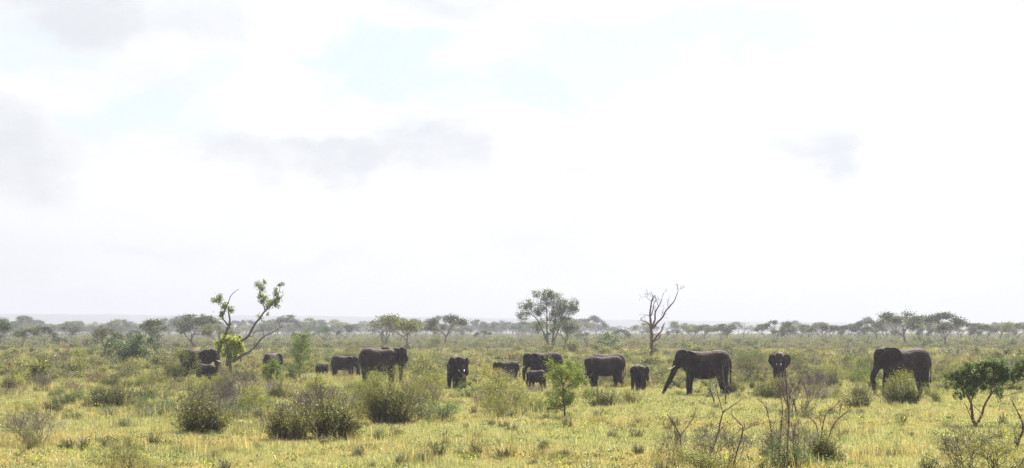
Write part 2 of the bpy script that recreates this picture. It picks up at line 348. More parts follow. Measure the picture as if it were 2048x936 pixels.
# ------------------------------------------------------------------ elephants
def prof_tube(g, P, R, k=14): g.tube(P, R, k=k)
def smooth_pts(P, n):
    P = np.asarray(P, float); m = len(P); t = np.linspace(0, m-1, n); out = []
    for tt in t:
        i = min(int(tt), m-2); f = tt-i
        p0 = P[max(i-1, 0)]; p1 = P[i]; p2 = P[i+1]; p3 = P[min(i+2, m-1)]
        out.append(.5*((2*p1)+(-p0+p2)*f+(2*p0-5*p1+4*p2-p3)*f*f+(-p0+3*p1-3*p2+p3)*f**3))
    return np.array(out)
def ellipsoid(g, c, r, rot=None, nu=14, nv=9):
    V = []
    for i in range(nv+1):
        ph = -PI/2+PI*i/nv
        for j in range(nu):
            th = 2*PI*j/nu
            V.append((math.cos(ph)*math.cos(th), math.cos(ph)*math.sin(th), math.sin(ph)))
    V = np.array(V)*np.array(r)
    if rot is not None: V = V@np.array(rot).T
    V = V+np.array(c)
    i = np.arange(nv)[:, None]*nu; j = np.arange(nu)[None, :]; j2 = (j+1) % nu
    g.add(V, np.stack([i+j, i+j2, i+nu+j2, i+nu+j], -1).reshape(-1, 4))
EAR = [(0, .11), (.05, .185), (.14, .215), (.23, .19), (.30, .12), (.33, .02), (.32, -.08), (.27, -.18), (.20, -.27), (.13, -.33), (.08, -.27), (.04, -.17), (0, -.09)]
def ear(g, Hm, side, ang, size=1.0, lift=0.0, fold=.05):
    """fan-shaped ear hung on the side of the head; ang opens it from the neck"""
    out = smooth_pts(EAR+[EAR[0]], 40)[:-1]*size; n = len(out)
    c0 = np.array([.10*size, -.02*size]); ringsf = [0.0, .35, .7, 1.0]; V = []
    ca, sa = math.cos(ang), math.sin(ang); base = np.array([.035, side*.112, -.03])
    for sd_ in (-1, 1):
        for r in ringsf:
            for (u, v) in out:
                uu = c0[0]+(u-c0[0])*r; vv = c0[1]+(v-c0[1])*r
                th = .013*(1-.35*r)
                bow = fold*math.sin(min(max(uu/.33, 0), 1)*PI)+.02*math.sin(vv*22)*(uu/.3)
                off = bow+sd_*th
                p = base+np.array([-ca*uu, side*sa*uu, vv+lift*uu])+np.array([sa, side*ca, 0])*off*(1 if ang < 1.2 else -1)
                V.append(p)
    V = np.array(V); V = V@Hm[:3, :3].T+Hm[:3, 3]
    m = len(ringsf); F_ = []
    for s_ in range(2):
        b = s_*m*n
        for i in range(m-1):
            for j in range(n):
                q = [b+i*n+j, b+i*n+(j+1) % n, b+(i+1)*n+(j+1) % n, b+(i+1)*n+j]
                F_.append(q if s_ else q[::-1])
    b0 = (m-1)*n; b1 = m*n+(m-1)*n
    for j in range(n): F_.append([b0+j, b0+(j+1) % n, b1+(j+1) % n, b1+j])
    g.add(V, F_)
def elephant(px, D, h, yaw, label, group='elephants of the grazing herd', pitch=0, hyaw=0, trunk=None, ears=(.25, .25), earsize=1.0,
             steps=(0, 0, 0, 0), tusk=.0, calf=False, headup=0.0, vox=.0135, earlift=0.0, cat='elephant', name='elephant'):
    g = Geo()
    plump = 1.06 if calf else 1.0
    st = [(-.485, .81, .66, .035), (-.465, .875, .57, .10), (-.41, .935, .48, .15), (-.31, .972, .43, .185), (-.19, .975, .395, .21), (-.05, .952, .37, .232),
          (.08, .94, .365, .23), (.20, .948, .385, .205), (.30, .955, .42, .178), (.38, .935, .48, .15), (.44, .90, .55, .12), (.50, .87, .62, .10)]
    st = smooth_pts(st, 30)
    V = []; k = 22
    for (x, zt, zb, w) in st:
        zc = (zt+zb)/2; rz = (zt-zb)/2
        for j in range(k):
            a = 2*PI*j/k; ca, sa = math.cos(a), math.sin(a)
            yy = math.copysign(abs(ca)**.85, ca)*w*plump
            if sa > 0: yy *= 1-.22*sa            # spine ridge
            V.append((x, yy, zc+math.copysign(abs(sa)**.9, sa)*rz))
    i = np.arange(len(st)-1)[:, None]*k; j = np.arange(k)[None, :]; j2 = (j+1) % k
    Fq = np.stack([i+j, i+j2, i+k+j2, i+k+j], -1).reshape(-1, 4)
    g.add(V, Fq)
    a = np.arange(1, k-1); g.add(V[:k], np.stack([0*a, a+1, a], -1)); g.add(V[-k:], np.stack([0*a, a, a+1], -1))
    # hips and shoulders
    for s in (-1, 1):
        ellipsoid(g, (-.34, s*.105, .63), (.125, .09, .20)); ellipsoid(g, (.30, s*.10, .62), (.10, .08, .21))
    for q, (s, front) in enumerate(((-1, True), (1, True), (-1, False), (1, False))):
        d = steps[q]
        if front:
            P = [(.31, s*.11, .60), (.325+d*.25, s*.125, .42), (.335+d*.6, s*.13, .25), (.33+d*.85, s*.13, .10), (.335+d, s*.13, .035), (.34+d, s*.13, 0)]
            R = [(.10, .075), (.082, .07), (.066, .06), (.056, .054), (.062, .06), (.066, .063)]
        else:
            P = [(-.34, s*.10, .62), (-.325+d*.2, s*.12, .44), (-.345+d*.55, s*.13, .27), (-.375+d*.85, s*.13, .15), (-.365+d, s*.13, .04), (-.355+d, s*.13, 0)]
            R = [(.13, .08), (.11, .08), (.073, .062), (.056, .053), (.062, .058), (.064, .06)]
        P = smooth_pts(P, 14); R = smooth_pts(R, 14)
        R = np.array(R)[:, ::-1] if False else np.array(R)
        g.tube(P, R, k=14)
    # neck
    hz = .80+headup; neck = np.array([.42, 0, hz])
    g.tube(smooth_pts([(.22, 0, .70), (.36, 0, .725+headup*.5), (.50, 0, .76+headup)], 7), smooth_pts([(.20, .16), (.17, .135), (.125, .11)], 7), k=14)
    Hm = np.array(Matrix.Translation(Vector(neck))@Matrix.Rotation(hyaw, 4, 'Z')@Matrix.Rotation(pitch, 4, 'Y'))
    def hp(p): return tuple(Hm[:3, :3]@np.array(p, float)+Hm[:3, 3])
    R3 = Hm[:3, :3]
    def hel(c, r): ellipsoid(g, hp(c), r, R3)
    hel((.085, 0, .035), (.125, .115, .135)); hel((.06, .04, .105), (.085, .06, .06)); hel((.06, -.04, .105), (.085, .06, .06))
    hel((.155, 0, -.03), (.075, .085, .13)); hel((.085, 0, -.14), (.085, .065, .075)); hel((.12, 0, -.20), (.035, .03, .045))
    hel((.165, 0, -.13), (.06, .075, .08))
    for s in (-1, 1): g.tube([hp((.12, s*.055, -.06)), hp((.185, s*.062, -.15)), hp((.205, s*.066, -.20))], [.045, .038, .026], k=10)
    tb = hp((.175, 0, -.09)); t1 = hp((.20, 0, -.20))
    tr = trunk or [(.62, 0, .42), (.60, 0, .25), (.57, 0, .10), (.60, 0, .03)]
    P = smooth_pts([tb, t1]+[tuple(q) if len(q) == 3 else (q[0], 0, q[1]) for q in tr], 26)
    R = np.interp(np.linspace(0, 1, 26), [0, .2, .5, .85, 1], [.082, .072, .052, .034, .030])
    g.tube(P, R, k=12)
    Em = np.array(Matrix.Translation(Vector(hp((0, 0, 0))))@Matrix.Rotation(hyaw, 4, 'Z')@Matrix.Rotation(pitch*.12, 4, 'Y')); Em[:3, 3] = np.array(hp((.03, 0, -.01)))-Em[:3, :3]@np.array((.03, 0, .03))
    for s, an in zip((-1, 1), ears): ear(g, Em, s, an, earsize, earlift)
    g.tube(smooth_pts([(-.46, 0, .83), (-.50, 0, .76), (-.512, .005, .62), (-.508, .01, .47), (-.50, .01, .36)], 12), np.linspace(.022, .0125, 12), k=8)
    V = np.concatenate(g.V)
    tmp = bpy.data.objects.new('tmp', g.mesh('tmp', [], True)); COL.objects.link(tmp)
    md = tmp.modifiers.new('r', 'REMESH'); md.mode = 'VOXEL'; md.voxel_size = vox; md.use_smooth_shade = True
    ms = tmp.modifiers.new('s', 'SMOOTH'); ms.factor = .5; ms.iterations = 3
    dg = bpy.context.evaluated_depsgraph_get(); dg.update()
    me = bpy.data.meshes.new_from_object(tmp.evaluated_get(dg)); me.name = 'elephant_body'
    bpy.data.objects.remove(tmp)
    me.transform(Matrix.Scale(h, 4)); me.materials.clear(); me.materials.append(M['calfskin'] if calf else M['skin'])
    me.polygons.foreach_set('use_smooth', np.ones(len(me.polygons), dtype=bool))
    x = (px-1024)*D/F
    r = empty(name, (x, D, gz(x, D)-.02), yaw); tag(r, label, cat, group)
    link('body', me, r)
    if tusk > 0:
        for s in (-1, 1):
            q = Geo(); b = .5
            P = smooth_pts([hp((.19, s*.065, -.17)), hp((.235, s*.075, -.17-.35*tusk)), hp((.285+tusk*.15, s*.07, -.19-tusk*.62)), hp((.33+tusk*.42, s*.05, -.195-tusk*.78))], 9)*h
            q.tube(P, np.linspace(.014 if tusk > .05 else .009, .004, 9)*h, k=8); link('tusk', q.mesh('tusk', [M['ivory']], True), r)
    for s in (-1, 1):
        q = Geo(); ellipsoid(q, np.array(hp((.17, s*.083, -.01)))*h, (.012*h,)*3, nu=8, nv=5); link('eye', q.mesh('eye', [M['eye']], True), r)
    q = Geo(); rng = np.random.default_rng(int(px)); n = 40
    B = np.array([(-.50, .01, .37)])+rng.normal(size=(n, 3))*.006; T = B+np.stack([rng.normal(-.005, .012, n), rng.normal(0, .012, n), -rng.uniform(.05, .11, n)], 1)
    q.blades(B*h, T*h, .008*h, rng); link('tail_tuft', q.mesh('tail_tuft', [M['eye']]), r)
    return r
LFT, RGT, TOCAM, AWAY = PI, 0.0, -PI/2, PI/2
def rad(a): return math.radians(a)
elephant(1811, 106, 2.80, LFT+rad(4), 'big elephant with trunk hanging straight down, beside the flat-topped thorn tree', pitch=rad(12),
         trunk=[(.655, .42), (.64, .28), (.625, .14), (.605, .03)], ears=(.2, .22), earsize=1.12, steps=(.06, -.05, .05, -.04), headup=.03)
elephant(1412, 106, 2.68, LFT+rad(-3), 'big tusked elephant stretching its trunk forward and down to the grass', pitch=rad(-2),
         trunk=[(.70, .45), (.79, .28), (.86, .13), (.905, .03)], ears=(.30, .30), earsize=1.0, steps=(.0, .03, .02, -.08), tusk=.10, headup=.03, earlift=-.12)
elephant(1212, 120, 2.16, LFT, 'elephant walking to the left with short tusk and tail hanging, calf facing us behind it', pitch=rad(22),
         trunk=[(.60, .36), (.61, .22), (.60, .10), (.585, .03)], ears=(.55, .45), earsize=.85, steps=(.06, -.03, .10, -.12), tusk=.04, headup=-.02)
elephant(1216, 127, 2.24, LFT+rad(3), 'elephant mostly hidden behind the walking one, only its back and legs showing', pitch=rad(25),
         trunk=[(.56, .36), (.53, .22), (.52, .10), (.50, .03)], ears=(.2, .2), earsize=.8, steps=(-.02, .08, -.06, .04), headup=-.05, vox=.017)
elephant(1277, 113, 1.74, TOCAM+rad(8), 'young elephant walking towards us with head lowered, right of the walking elephant', pitch=rad(14),
         trunk=[(.60, .36), (.60, .22), (.60, .12), (.60, .05)], ears=(.85, .7), earsize=.95, steps=(.05, -.05, .04, -.05), headup=-.02, calf=True)
elephant(913, 116, 2.22, TOCAM+rad(14), 'elephant facing us head-on with two short pale tusks and head hung low', pitch=rad(10),
         trunk=[(.61, .40), (.60, .25), (.59, .12), (.60, .04)], ears=(.45, .55), earsize=.95, tusk=.0001, steps=(.03, -.03, .04, -.04))
elephant(1090, 128, 2.33, LFT+rad(5), 'elephant browsing to the left beneath the tall airy tree, calf in front of it', pitch=rad(16),
         trunk=[(.60, .42), (.61, .30), (.60, .20), (.58, .12)], ears=(.30, .3), earsize=1.0, steps=(.04, -.04, .05, -.05), tusk=.02)
elephant(1074, 117, 1.30, rad(140), 'small calf seen from behind, in front of the elephant under the tall tree', pitch=rad(20), ears=(.35, .35), earsize=.85,
         calf=True, headup=-.08, vox=.017)
elephant(1015, 133, 1.62, LFT+rad(-4), 'young elephant almost hidden in yellow bushes, only its dark back showing', pitch=rad(25), ears=(.3, .3), calf=True, vox=.017)
elephant(757, 126, 2.60, RGT+rad(-10), 'biggest elephant of the left cluster, facing right with its ear spread wide', pitch=rad(6), hyaw=rad(62),
         ears=(1.35, .9), earsize=1.15, headup=.03, trunk=[(.53, .22, .42), (.53, .23, .26), (.52, .23, .12), (.52, .23, .04)], steps=(.03, -.03, .04, -.04), vox=.015)
elephant(686, 144, 1.86, RGT+rad(-10), 'half-grown elephant following right behind the biggest one of its cluster', pitch=rad(14), ears=(.35, .3), vox=.017)
elephant(643, 150, 1.24, rad(58), 'smallest calf walking away, between the feathery sapling and the half-grown elephant', pitch=rad(15), ears=(.5, .5), calf=True, vox=.018, headup=-.05)
elephant(544, 149, 2.02, AWAY+rad(-20), 'elephant seen from behind, dark ear turned sideways, beside the feathery sapling', pitch=rad(8), hyaw=rad(-60), ears=(1.1, 1.2), earsize=1.0, vox=.016)
elephant(393, 138, 2.40, RGT+rad(-6), 'dark elephant half hidden behind a bushy shrub and the leaning old tree', pitch=rad(2), ears=(.25, .3), tusk=.03, vox=.016, headup=.03)
elephant(410, 134, 1.40, RGT+rad(-20), 'dusty calf in front of the dark elephant by the leaning old tree', pitch=rad(20), ears=(.3, .3), calf=True, vox=.017, headup=-.08)
elephant(1559, 136, 2.22, TOCAM+rad(-10), 'elephant facing us with both ears flared out, deep in the brown scrub', pitch=rad(4), ears=(1.2, 1.15), earsize=.82, tusk=.02,
         trunk=[(.62, .42), (.62, .30), (.61, .18), (.60, .10)], vox=.016)

# ------------------------------------------------------------------ plants: generators
def rvec(rng, s=1.0): return rng.normal(size=3)*s
def unit(v): return v/(np.linalg.norm(v)+1e-9)
def limb(g, rng, p, d, ln, r0, r1, k=5, slot=0, bend=.12, seg=5, up=0.0):
    P = [p]; q = d.copy()
    for i in range(seg):
        q = unit(q+rvec(rng, bend)+np.array([0, 0, up])); P.append(P[-1]+q*ln/seg)
    g.tube(np.array(P), np.linspace(r0, r1, seg+1), k=k, slot=slot, cap=False)
    return P, q
def grow(g, rng, p, d, ln, r, depth, tips, spread=.6, shrink=.74, kids=(2, 3), k=5, flat=0.0, up=.02, minr=.006, bend=.14):
    P, q = limb(g, rng, p, d, ln, r, max(r*.68, minr), k=max(3, k), seg=4, bend=bend, up=up)
    if depth == 0: tips.append((P[-1], q)); tips.append((P[-3], q)); return
    if depth <= 1: tips.append((P[-1], q))
    n = rng.integers(kids[0], kids[1]+1); a0 = rng.uniform(0, 2*PI)
    for i in range(n):
        a = a0+2*PI*i/n+rng.normal(0, .35); side = unit(np.cross(q, rvec(rng)))
        s2 = np.cross(q, side); o = side*math.cos(a)+s2*math.sin(a)
        nd = unit(q+o*spread*rng.uniform(.7, 1.3)); nd[2] *= (1-flat); nd = unit(nd)
        grow(g, rng, P[-1] if rng.random() < .75 else P[-2], nd, ln*shrink*rng.uniform(.8, 1.2), r*.62, depth-1, tips, spread, shrink, kids, k-1, flat, up, minr, bend)

def two_part(name, gw, mw, gl, ml, trunkname='trunk', leafname='crown'):
    a = gw.mesh(trunkname, mw, True); b = gl.mesh(leafname, ml) if gl is not None and gl.n else None
    return (trunkname, a, leafname, b)

def umbrella_tree(seed, H=6.5, Wd=8.0, leafn=3200, lsize=.26, trunkf=.3, flat=.35, mat='faded', clump=.55, bare=0.0, lean=0.1, stems=1):
    rng = np.random.default_rng(seed); g = Geo(); gl = Geo(); tips = []
    for s in range(stems):
        off = rvec(rng, .25*(stems > 1)); off[2] = 0
        P, q = limb(g, rng, off-np.array([0, 0, .3]), unit(np.array([rng.normal(0, lean), rng.normal(0, lean), 1])), H*trunkf+.3, H*.032, H*.024, k=7, seg=4, bend=.07)
        n = 3 if stems == 1 else 2; a0 = rng.uniform(0, 6)
        for i in range(n+int(rng.random() < .5)):
            a = a0+2*PI*i/n+rng.normal(0, .3); tl = rng.uniform(.55, 1.1)*Wd/H
            grow(g, rng, P[-1]-np.array([0, 0, .15*i]), unit(np.array([math.cos(a)*tl, math.sin(a)*tl, 1])), H*.27, H*.017, 3, tips, .62, .74, (2, 3), 5, .12, .0, .012)
    T = np.array([t[0] for t in tips])
    cx_ = T[:, 0].mean(); cy_ = T[:, 1].mean(); rr_ = np.hypot(T[:, 0]-cx_, T[:, 1]-cy_); R_ = np.percentile(rr_, 92)
    lob = np.array([noise.noise(Vector((a*.45, b*.45, seed*1.7))) for a, b in T[:, :2]])
    zt = H*(.93-.30*np.minimum(rr_/R_, 1.15)**2+.09*lob)-np.abs(rng.normal(0, .06*H, len(T)))
    pull = .85 if H == 6.5 else 0; T[:, 2] = T[:, 2]*(1-pull)+zt*pull
    keep = rng.random(len(T)) > bare; T = T[keep]
    n = max(leafn, 1); idx = rng.integers(0, len(T), n)
    C = T[idx]+rng.normal(size=(n, 3))*np.array([clump, clump, clump*.42])*rng.uniform(.4, 1.2, (n, 1))
    gl.leaves(C, lsize, rng, ratio=.65)
    return two_part('t', g, [M['bark']], gl, [M[mat]])

def bare_tree(seed, H=5, mat='bark'):
    rng = np.random.default_rng(seed); g = Geo(); tips = []
    P, q = limb(g, rng, np.array([0, 0, -.3]), np.array([rng.normal(0, .1), 0, 1.0]), H*.4, H*.026, H*.02, k=6, seg=4, bend=.08)
    for i in range(4):
        a = rng.uniform(0, 6.28); grow(g, rng, P[-1-(i % 2)], unit(np.array([math.cos(a)*.6, math.sin(a)*.6, 1])), H*.24, H*.012, 3, tips, .6, .72, (2, 2), 4, 0, .03, .012)
    gl = Geo(); T = np.array([t[0] for t in tips]); sel = T[rng.integers(0, len(T), 160)]
    gl.leaves(sel+rng.normal(size=(160, 3))*.25, .16, rng)
    return two_part('t', g, [M[mat]], gl, [M['faded']])

def broom_bush(seed, H=1.4, R=.9, n=110, per=34, leaf='olive', lsize=.05, bare=.12, spikes=20):
    """several leaning clumps of slender stems, leaves along the stems, bare spikes standing out of the top"""
    if lsize < .08: lsize *= .72; per = int(per*1.6); n = int(n*1.2)
    rng = np.random.default_rng(seed); g = Geo(); gl = Geo()
    nc = 6 if n > 80 else 3
    cl = [(rng.uniform(0, 2*PI), rng.uniform(.05, .42)*R, rng.uniform(.5, 1.05), rng.normal(0, .28), rng.uniform(.5, 1.4)) for _ in range(nc)]
    for i in range(n+spikes):
        spike = i >= n
        ca, cr, ch, clean, cd = cl[rng.integers(0, nc)]
        a = rng.uniform(0, 2*PI); th = min(abs(rng.normal(0, .40)), 1.2)
        b = np.array([math.cos(ca), math.sin(ca), 0])*cr+np.array([math.cos(a), math.sin(a), 0])*rng.uniform(0, .16)*R; b[2] = -.05
        d = unit(np.array([math.cos(a)*math.sin(th)+math.cos(ca)*cr/R*1.1, math.sin(a)*math.sin(th)+math.sin(ca)*cr/R*1.1, math.cos(th)]))
        ln = H*rng.uniform(.35, 1.0)*ch*(1-.2*th)*(1.0 if not spike else 1.45)
        P = [b]; q = d
        for s_ in range(5): q = unit(q+rvec(rng, .11)+np.array([0, 0, .02])); P.append(P[-1]+q*ln/5)
        P = np.array(P); g.tube(P, np.linspace(.009, .003, 6), k=3, cap=False)
        for _ in range(4):   # side twigs
            t = rng.uniform(.25, .95)*5; i0 = min(int(t), 4); p = P[i0]+(P[i0+1]-P[i0])*(t-i0); dd = unit(q+rvec(rng, .8)); e = p+dd*ln*rng.uniform(.10, .34)
            g.tube(np.array([p, (p+e)/2+rvec(rng, .01), e]), np.array([.0045, .0035, .002]), k=3, cap=False)
            m = per//6; tt = rng.uniform(.1, 1, m)
            if rng.random() > bare and not spike: gl.leaves(p+(e-p)*tt[:, None]+rng.normal(size=(m, 3))*.03, lsize*1.1, rng, ratio=.6)
        if spike or rng.random() < bare: continue
        m = int(per*cd*rng.uniform(.1, 1.7)*(1-.45*min(th, 1)))
        t = rng.beta(1.5, 1.9, m)*4.999; i0 = t.astype(int); C = P[i0]+(P[i0+1]-P[i0])*(t-i0)[:, None]+rng.normal(size=(m, 3))*.04
        gl.leaves(C, lsize, rng, ratio=.6)
    return two_part('b', g, [M['darkbark' if leaf == 'olive' else 'twig']], gl, [M[leaf]], 'stems', 'foliage')

def little_tree(seed, H=2.4, W=.75, leaf='yellow', leafn=9000, lsize=.045, tf=.26, wood='redbark'):
    """thin single stem, upright leafy branches making a ragged oval crown"""
    rng = np.random.default_rng(seed); g = Geo(); gl = Geo(); tips = []
    P, q = limb(g, rng, np.array([0, 0, -.1]), np.array([.02, 0, 1.0]), H*.8, .045, .012, k=6, seg=9, bend=.05, up=.05); P = np.array(P)
    for i in range(26):
        t = tf+(1-tf)*rng.uniform(0, .98); u = t*8.99; i0 = int(u); p = P[i0]+(P[i0+1]-P[i0])*(u-i0); a = i*2.4+rng.normal(0, .4)
        w = W*(1.0-abs(t-.5)*1.1)
        grow(g, rng, p, unit(np.array([math.cos(a)*.8, math.sin(a)*.8, .62])), w*rng.uniform(.4, .7), .011, 2, tips, .6, .7, (2, 3), 4, 0, .03, .003, .15)
    T = np.array([t_[0] for t_ in tips]); idx = rng.integers(0, len(T), leafn); w = rng.uniform(.4, 1.4, (len(T), 1))
    gl.leaves(T[idx]+rng.normal(size=(leafn, 3))*.085*w[idx], lsize, rng, ratio=.6)
    return two_part('b', g, [M[wood]], gl, [M[leaf]], 'trunk', 'crown')

def leafy_bush(seed, H=1.2, R=.8, leafn=3600, leaf='green', lsize=.06, clump=.12, depth=3, wood='darkbark', n0=8, low=.3):
    if lsize < .07: lsize *= .72; leafn = int(leafn*1.7)
    rng = np.random.default_rng(seed); g = Geo(); gl = Geo(); tips = []
    for i in range(n0):
        a = rng.uniform(0, 2*PI); th = rng.uniform(.1, 1.15)
        grow(g, rng, np.array([0, 0, -.05]), unit(np.array([math.cos(a)*math.sin(th)*R/H*1.3, math.sin(a)*math.sin(th)*R/H*1.3, math.cos(th)+low])), H*.36*rng.uniform(.55, 1.35), .018, depth, tips, .65, .72, (2, 3), 4, 0, .02, .003, .18)
    T = np.array([t[0] for t in tips]); idx = rng.integers(0, len(T), leafn)
    w = rng.uniform(.4, 1.5, (len(T), 1)); pw = rng.uniform(.05, 1, len(T))**1.5; idx = rng.choice(len(T), leafn, p=pw/pw.sum())
    gl.leaves(T[idx]+rng.normal(size=(leafn, 3))*clump*w[idx], lsize, rng, ratio=.55)
    return two_part('b', g, [M[wood]], gl, [M[leaf]], 'stems', 'foliage')

def twiggy_bush(seed, H=1.3, R=.9, leafn=500, leaf='rust', n0=16, lsize=.045, depth=3, wood='twig'):
    rng = np.random.default_rng(seed); g = Geo(); gl = Geo(); tips = []
    for i in range(n0):
        a = rng.uniform(0, 2*PI); th = rng.uniform(.05, 1.1)
        b = np.array([math.cos(a), math.sin(a), 0])*rng.uniform(0, .25)*R; b[2] = -.05
        grow(g, rng, b, unit(np.array([math.cos(a)*math.sin(th), math.sin(a)*math.sin(th), math.cos(th)])), H*.38, .012, depth, tips, .5, .74, (2, 3), 4, 0, .03, .0035, .15)
    T = np.array([t[0] for t in tips]); idx = rng.integers(0, len(T), leafn)
    gl.leaves(T[idx]+rng.normal(size=(leafn, 3))*.05, lsize, rng)
    return two_part('b', g, [M[wood]], gl, [M[leaf]], 'stems', 'foliage')

def sapling(seed, H=2.6, W=1.0, leaf='olive', nb=26, start=.25, lsize=.05, per=120, droop=.0):
    """slender trunk with feathery side branches carrying combs of fine leaves"""
    rng = np.random.default_rng(seed); g = Geo(); gl = Geo()
    P, q = limb(g, rng, np.array([0, 0, -.1]), np.array([rng.normal(0, .04), 0, 1.0]), H, .05, .008, k=6, seg=10, bend=.05, up=.05)
    P = np.array(P)
    for i in range(nb):
        t = start+(1-start)*(i+rng.uniform(0, 1))/nb; u = t*9.99; i0 = int(u); p = P[i0]+(P[i0+1]-P[i0])*(u-i0)
        a = i*2.4+rng.normal(0, .4); e = .55-droop+rng.normal(0, .15)
        d = unit(np.array([math.cos(a), math.sin(a), e])); ln = W*(1.15-t*.75)*rng.uniform(.6, 1.2)
        B = [p]; dd = d
        for s in range(5): dd = unit(dd+rvec(rng, .1)+np.array([0, 0, .05])); B.append(B[-1]+dd*ln/5)
        B = np.array(B); g.tube(B, np.linspace(.014, .004, 6), k=3, cap=False)
        m = per; tt = rng.uniform(.15, 1, m)*4.999; j = tt.astype(int); C = B[j]+(B[j+1]-B[j])*(tt-j)[:, None]
        off = rng.normal(size=(m, 3))*np.array([.085, .085, .05])
        gl.leaves(C+off, lsize, rng, ratio=.4)
    return two_part('b', g, [M['redbark']], gl, [M[leaf]], 'trunk', 'foliage')

def thing_from(parts, name, px, py, label, cat, group=None, scale=1.0, rz=0.0, D=None):
    if D is None: x, D = ground_px(px, py)
    else: x = (px-1024)*D/F
    r = empty(name, (x, D, gz(x, D)), rz, scale); tag(r, label, cat, group)
    a, ma, b, mb = parts
    link(a, ma, r)
    if mb: link(b, mb, r)
    return r
def pxm(py):  # metres per photo pixel at the distance of ground row py
    return CAMH/(py-HOR)

# ------------------------------------------------------------------ trees with a shape of their own (drawn limb by limb)
def custom_tree(name, bx, by, limbs, clusters, label, wood, leaves_, lsize, seed, cat='tree', extra=None, depthf=.35, k=7, twigs=0):
    """limbs: lists of (column, row, radius in pixels); the tree is built round its own axis at its own distance with real depth"""
    rng = np.random.default_rng(seed); x0, D = ground_px(bx, by); s = pxm(by)
    g = Geo(); gl = Geo()
    def w(px, py, dep): return np.array([(px-bx)*s, dep, (by-py)*s])
    ends = []
    for li in limbs:
        d0 = rng.normal(0, depthf)*len(li)*.25; n = len(li)
        pts = []; rr = []
        for i, (a, b, r) in enumerate(li):
            dep = d0*i/max(n-1, 1) if (len(li[0]) == 3) else 0
            dep *= (1 if abs(a-bx)+abs(b-by) > 6 else 0)
            pts.append(w(a, b, dep)); rr.append(r*s)
        m = (n-1)*5+1; P = smooth_pts(pts, m); P += rng.normal(size=P.shape)*min(rr)*.25
        R = np.interp(np.linspace(0, n-1, m), np.arange(n), rr)
        if li[0][1] >= by-3: P[0][2] -= .25
        g.tube(P, R, k=k)
        for _ in range(twigs):
            i0 = rng.integers(m//3, m); p = P[i0]; d = unit(P[min(i0+1, m-1)]-P[i0-1]); d = unit(d+rvec(rng, .6)); tl = rng.uniform(.2, .55)*14*s
            if name == 'dead_tree':
                grow(g, rng, p, d, tl*1.1, max(R[i0]*.35, .02), 2, [], .6, .75, (2, 2), 3, 0, .03, .012, .16)
            elif cat == 'bare shrub':
                grow(g, rng, p, d, tl*1.25, max(R[i0]*.45, .004), 2, [], .55, .75, (2, 2), 3, 0, .02, .0025, .16)
            else: limb(g, rng, p, d, tl, R[i0]*.45, .25*s*.4, k=3, seg=3, bend=.2)
        ends.append(pts[-1])
    for (a, b, r, cnt) in clusters:
        c = w(a, b, rng.normal(0, r*s*.5))
        C = c+rng.normal(size=(cnt, 3))*r*s*.48; gl.leaves(C, lsize, rng, ratio=.65)
    r = empty(name, (x0, D, gz(x0, D))); tag(r, label, cat)
    link('trunk', g.mesh('trunk', [M[wood]], True), r)
    if gl.n: link('crown', gl.mesh('crown', [M[leaves_]]), r)
    return r, g, gl

# old leaning tree with tufts of leaves (left)
r_, g_, gl_ = custom_tree('old_tree', 455, 752, [
    [(462, 754, 6), (459, 735, 5.2), (458, 715, 4.8), (455, 700, 4.6), (457, 690, 4)],
    [(450, 756, 5), (441, 735, 4.6), (436, 715, 4), (438, 698, 3.6), (446, 680, 3.4), (452, 665, 2.8), (458, 652, 2.4)],
    [(450, 735, 3), (455, 725, 2.6), (460, 712, 2.4)],
    [(458, 652, 2.4), (460, 640, 1.9), (458, 625, 1.5), (459, 612, 1)],
    [(458, 652, 2.2), (450, 642, 1.7), (445, 634, 1.5), (450, 618, 1.2), (456, 604, .9), (460, 592, .8), (468, 583, .6), (477, 577, .35)],
    [(452, 610, 1.0), (443, 606, .8), (434, 603, .7), (427, 600, .4)],
    [(470, 690, 3.6), (484, 680, 3), (497, 671, 2.6), (508, 650, 2.3), (519, 636, 2), (530, 622, 1.7), (540, 612, 1.3), (552, 600, 1)],
    [(530, 622, 1.2), (527, 606, .9), (522, 592, .8), (520, 578, .6), (522, 566, .4)],
    [(548, 604, 1.1), (556, 590, .8), (560, 575, .5), (562, 563, .35)],
    [(557, 595, .7), (566, 590, .6), (564, 580, .3)],
    [(497, 671, 1.6), (506, 672, .6)],
    [(466, 722, 4), (476, 716, 3.2), (488, 708, 2.6), (500, 702, 2), (510, 694, 1.7), (522, 680, 1.5), (534, 670, 1.3), (548, 664, 1.1), (560, 656, .9)],
    [(528, 675, .9), (526, 660, .7), (521, 650, .5), (520, 642, .4)], [(560, 656, .7), (558, 648, .5), (556, 640, .3)], [(560, 656, .6), (565, 651, .4)],
    [(482, 713, 1.4), (480, 724, .9)], [(446, 680, 1.8), (438, 672, 1.2), (445, 662, .8)]],
    [(437, 598, 8, 260), (428, 600, 6, 110), (440, 591, 5, 90), (449, 612, 8, 330), (444, 625, 6, 170), (462, 620, 7, 230), (443, 633, 5, 80), (461, 647, 3, 50),
     (515, 568, 7, 150), (525, 577, 8, 230), (521, 592, 7, 200), (529, 595, 7, 150), (524, 602, 7, 200), (528, 563, 6, 90), (534, 612, 8, 230), (541, 606, 8, 250), (550, 602, 8, 260), (557, 596, 7, 150), (553, 611, 6, 100),
     (553, 588, 7, 170), (551, 578, 5, 80), (558, 569, 5, 70), (566, 568, 4, 40), (518, 632, 7, 60), (524, 640, 5, 40), (536, 627, 4, 40),
     (461, 708, 8, 200), (463, 720, 4, 60)],
    'old forked leaning tree with a bright lime tuft at its trunk', 'dead', 'fresh', .12, 11, twigs=3)
tuft = Geo(); rg = np.random.default_rng(5)
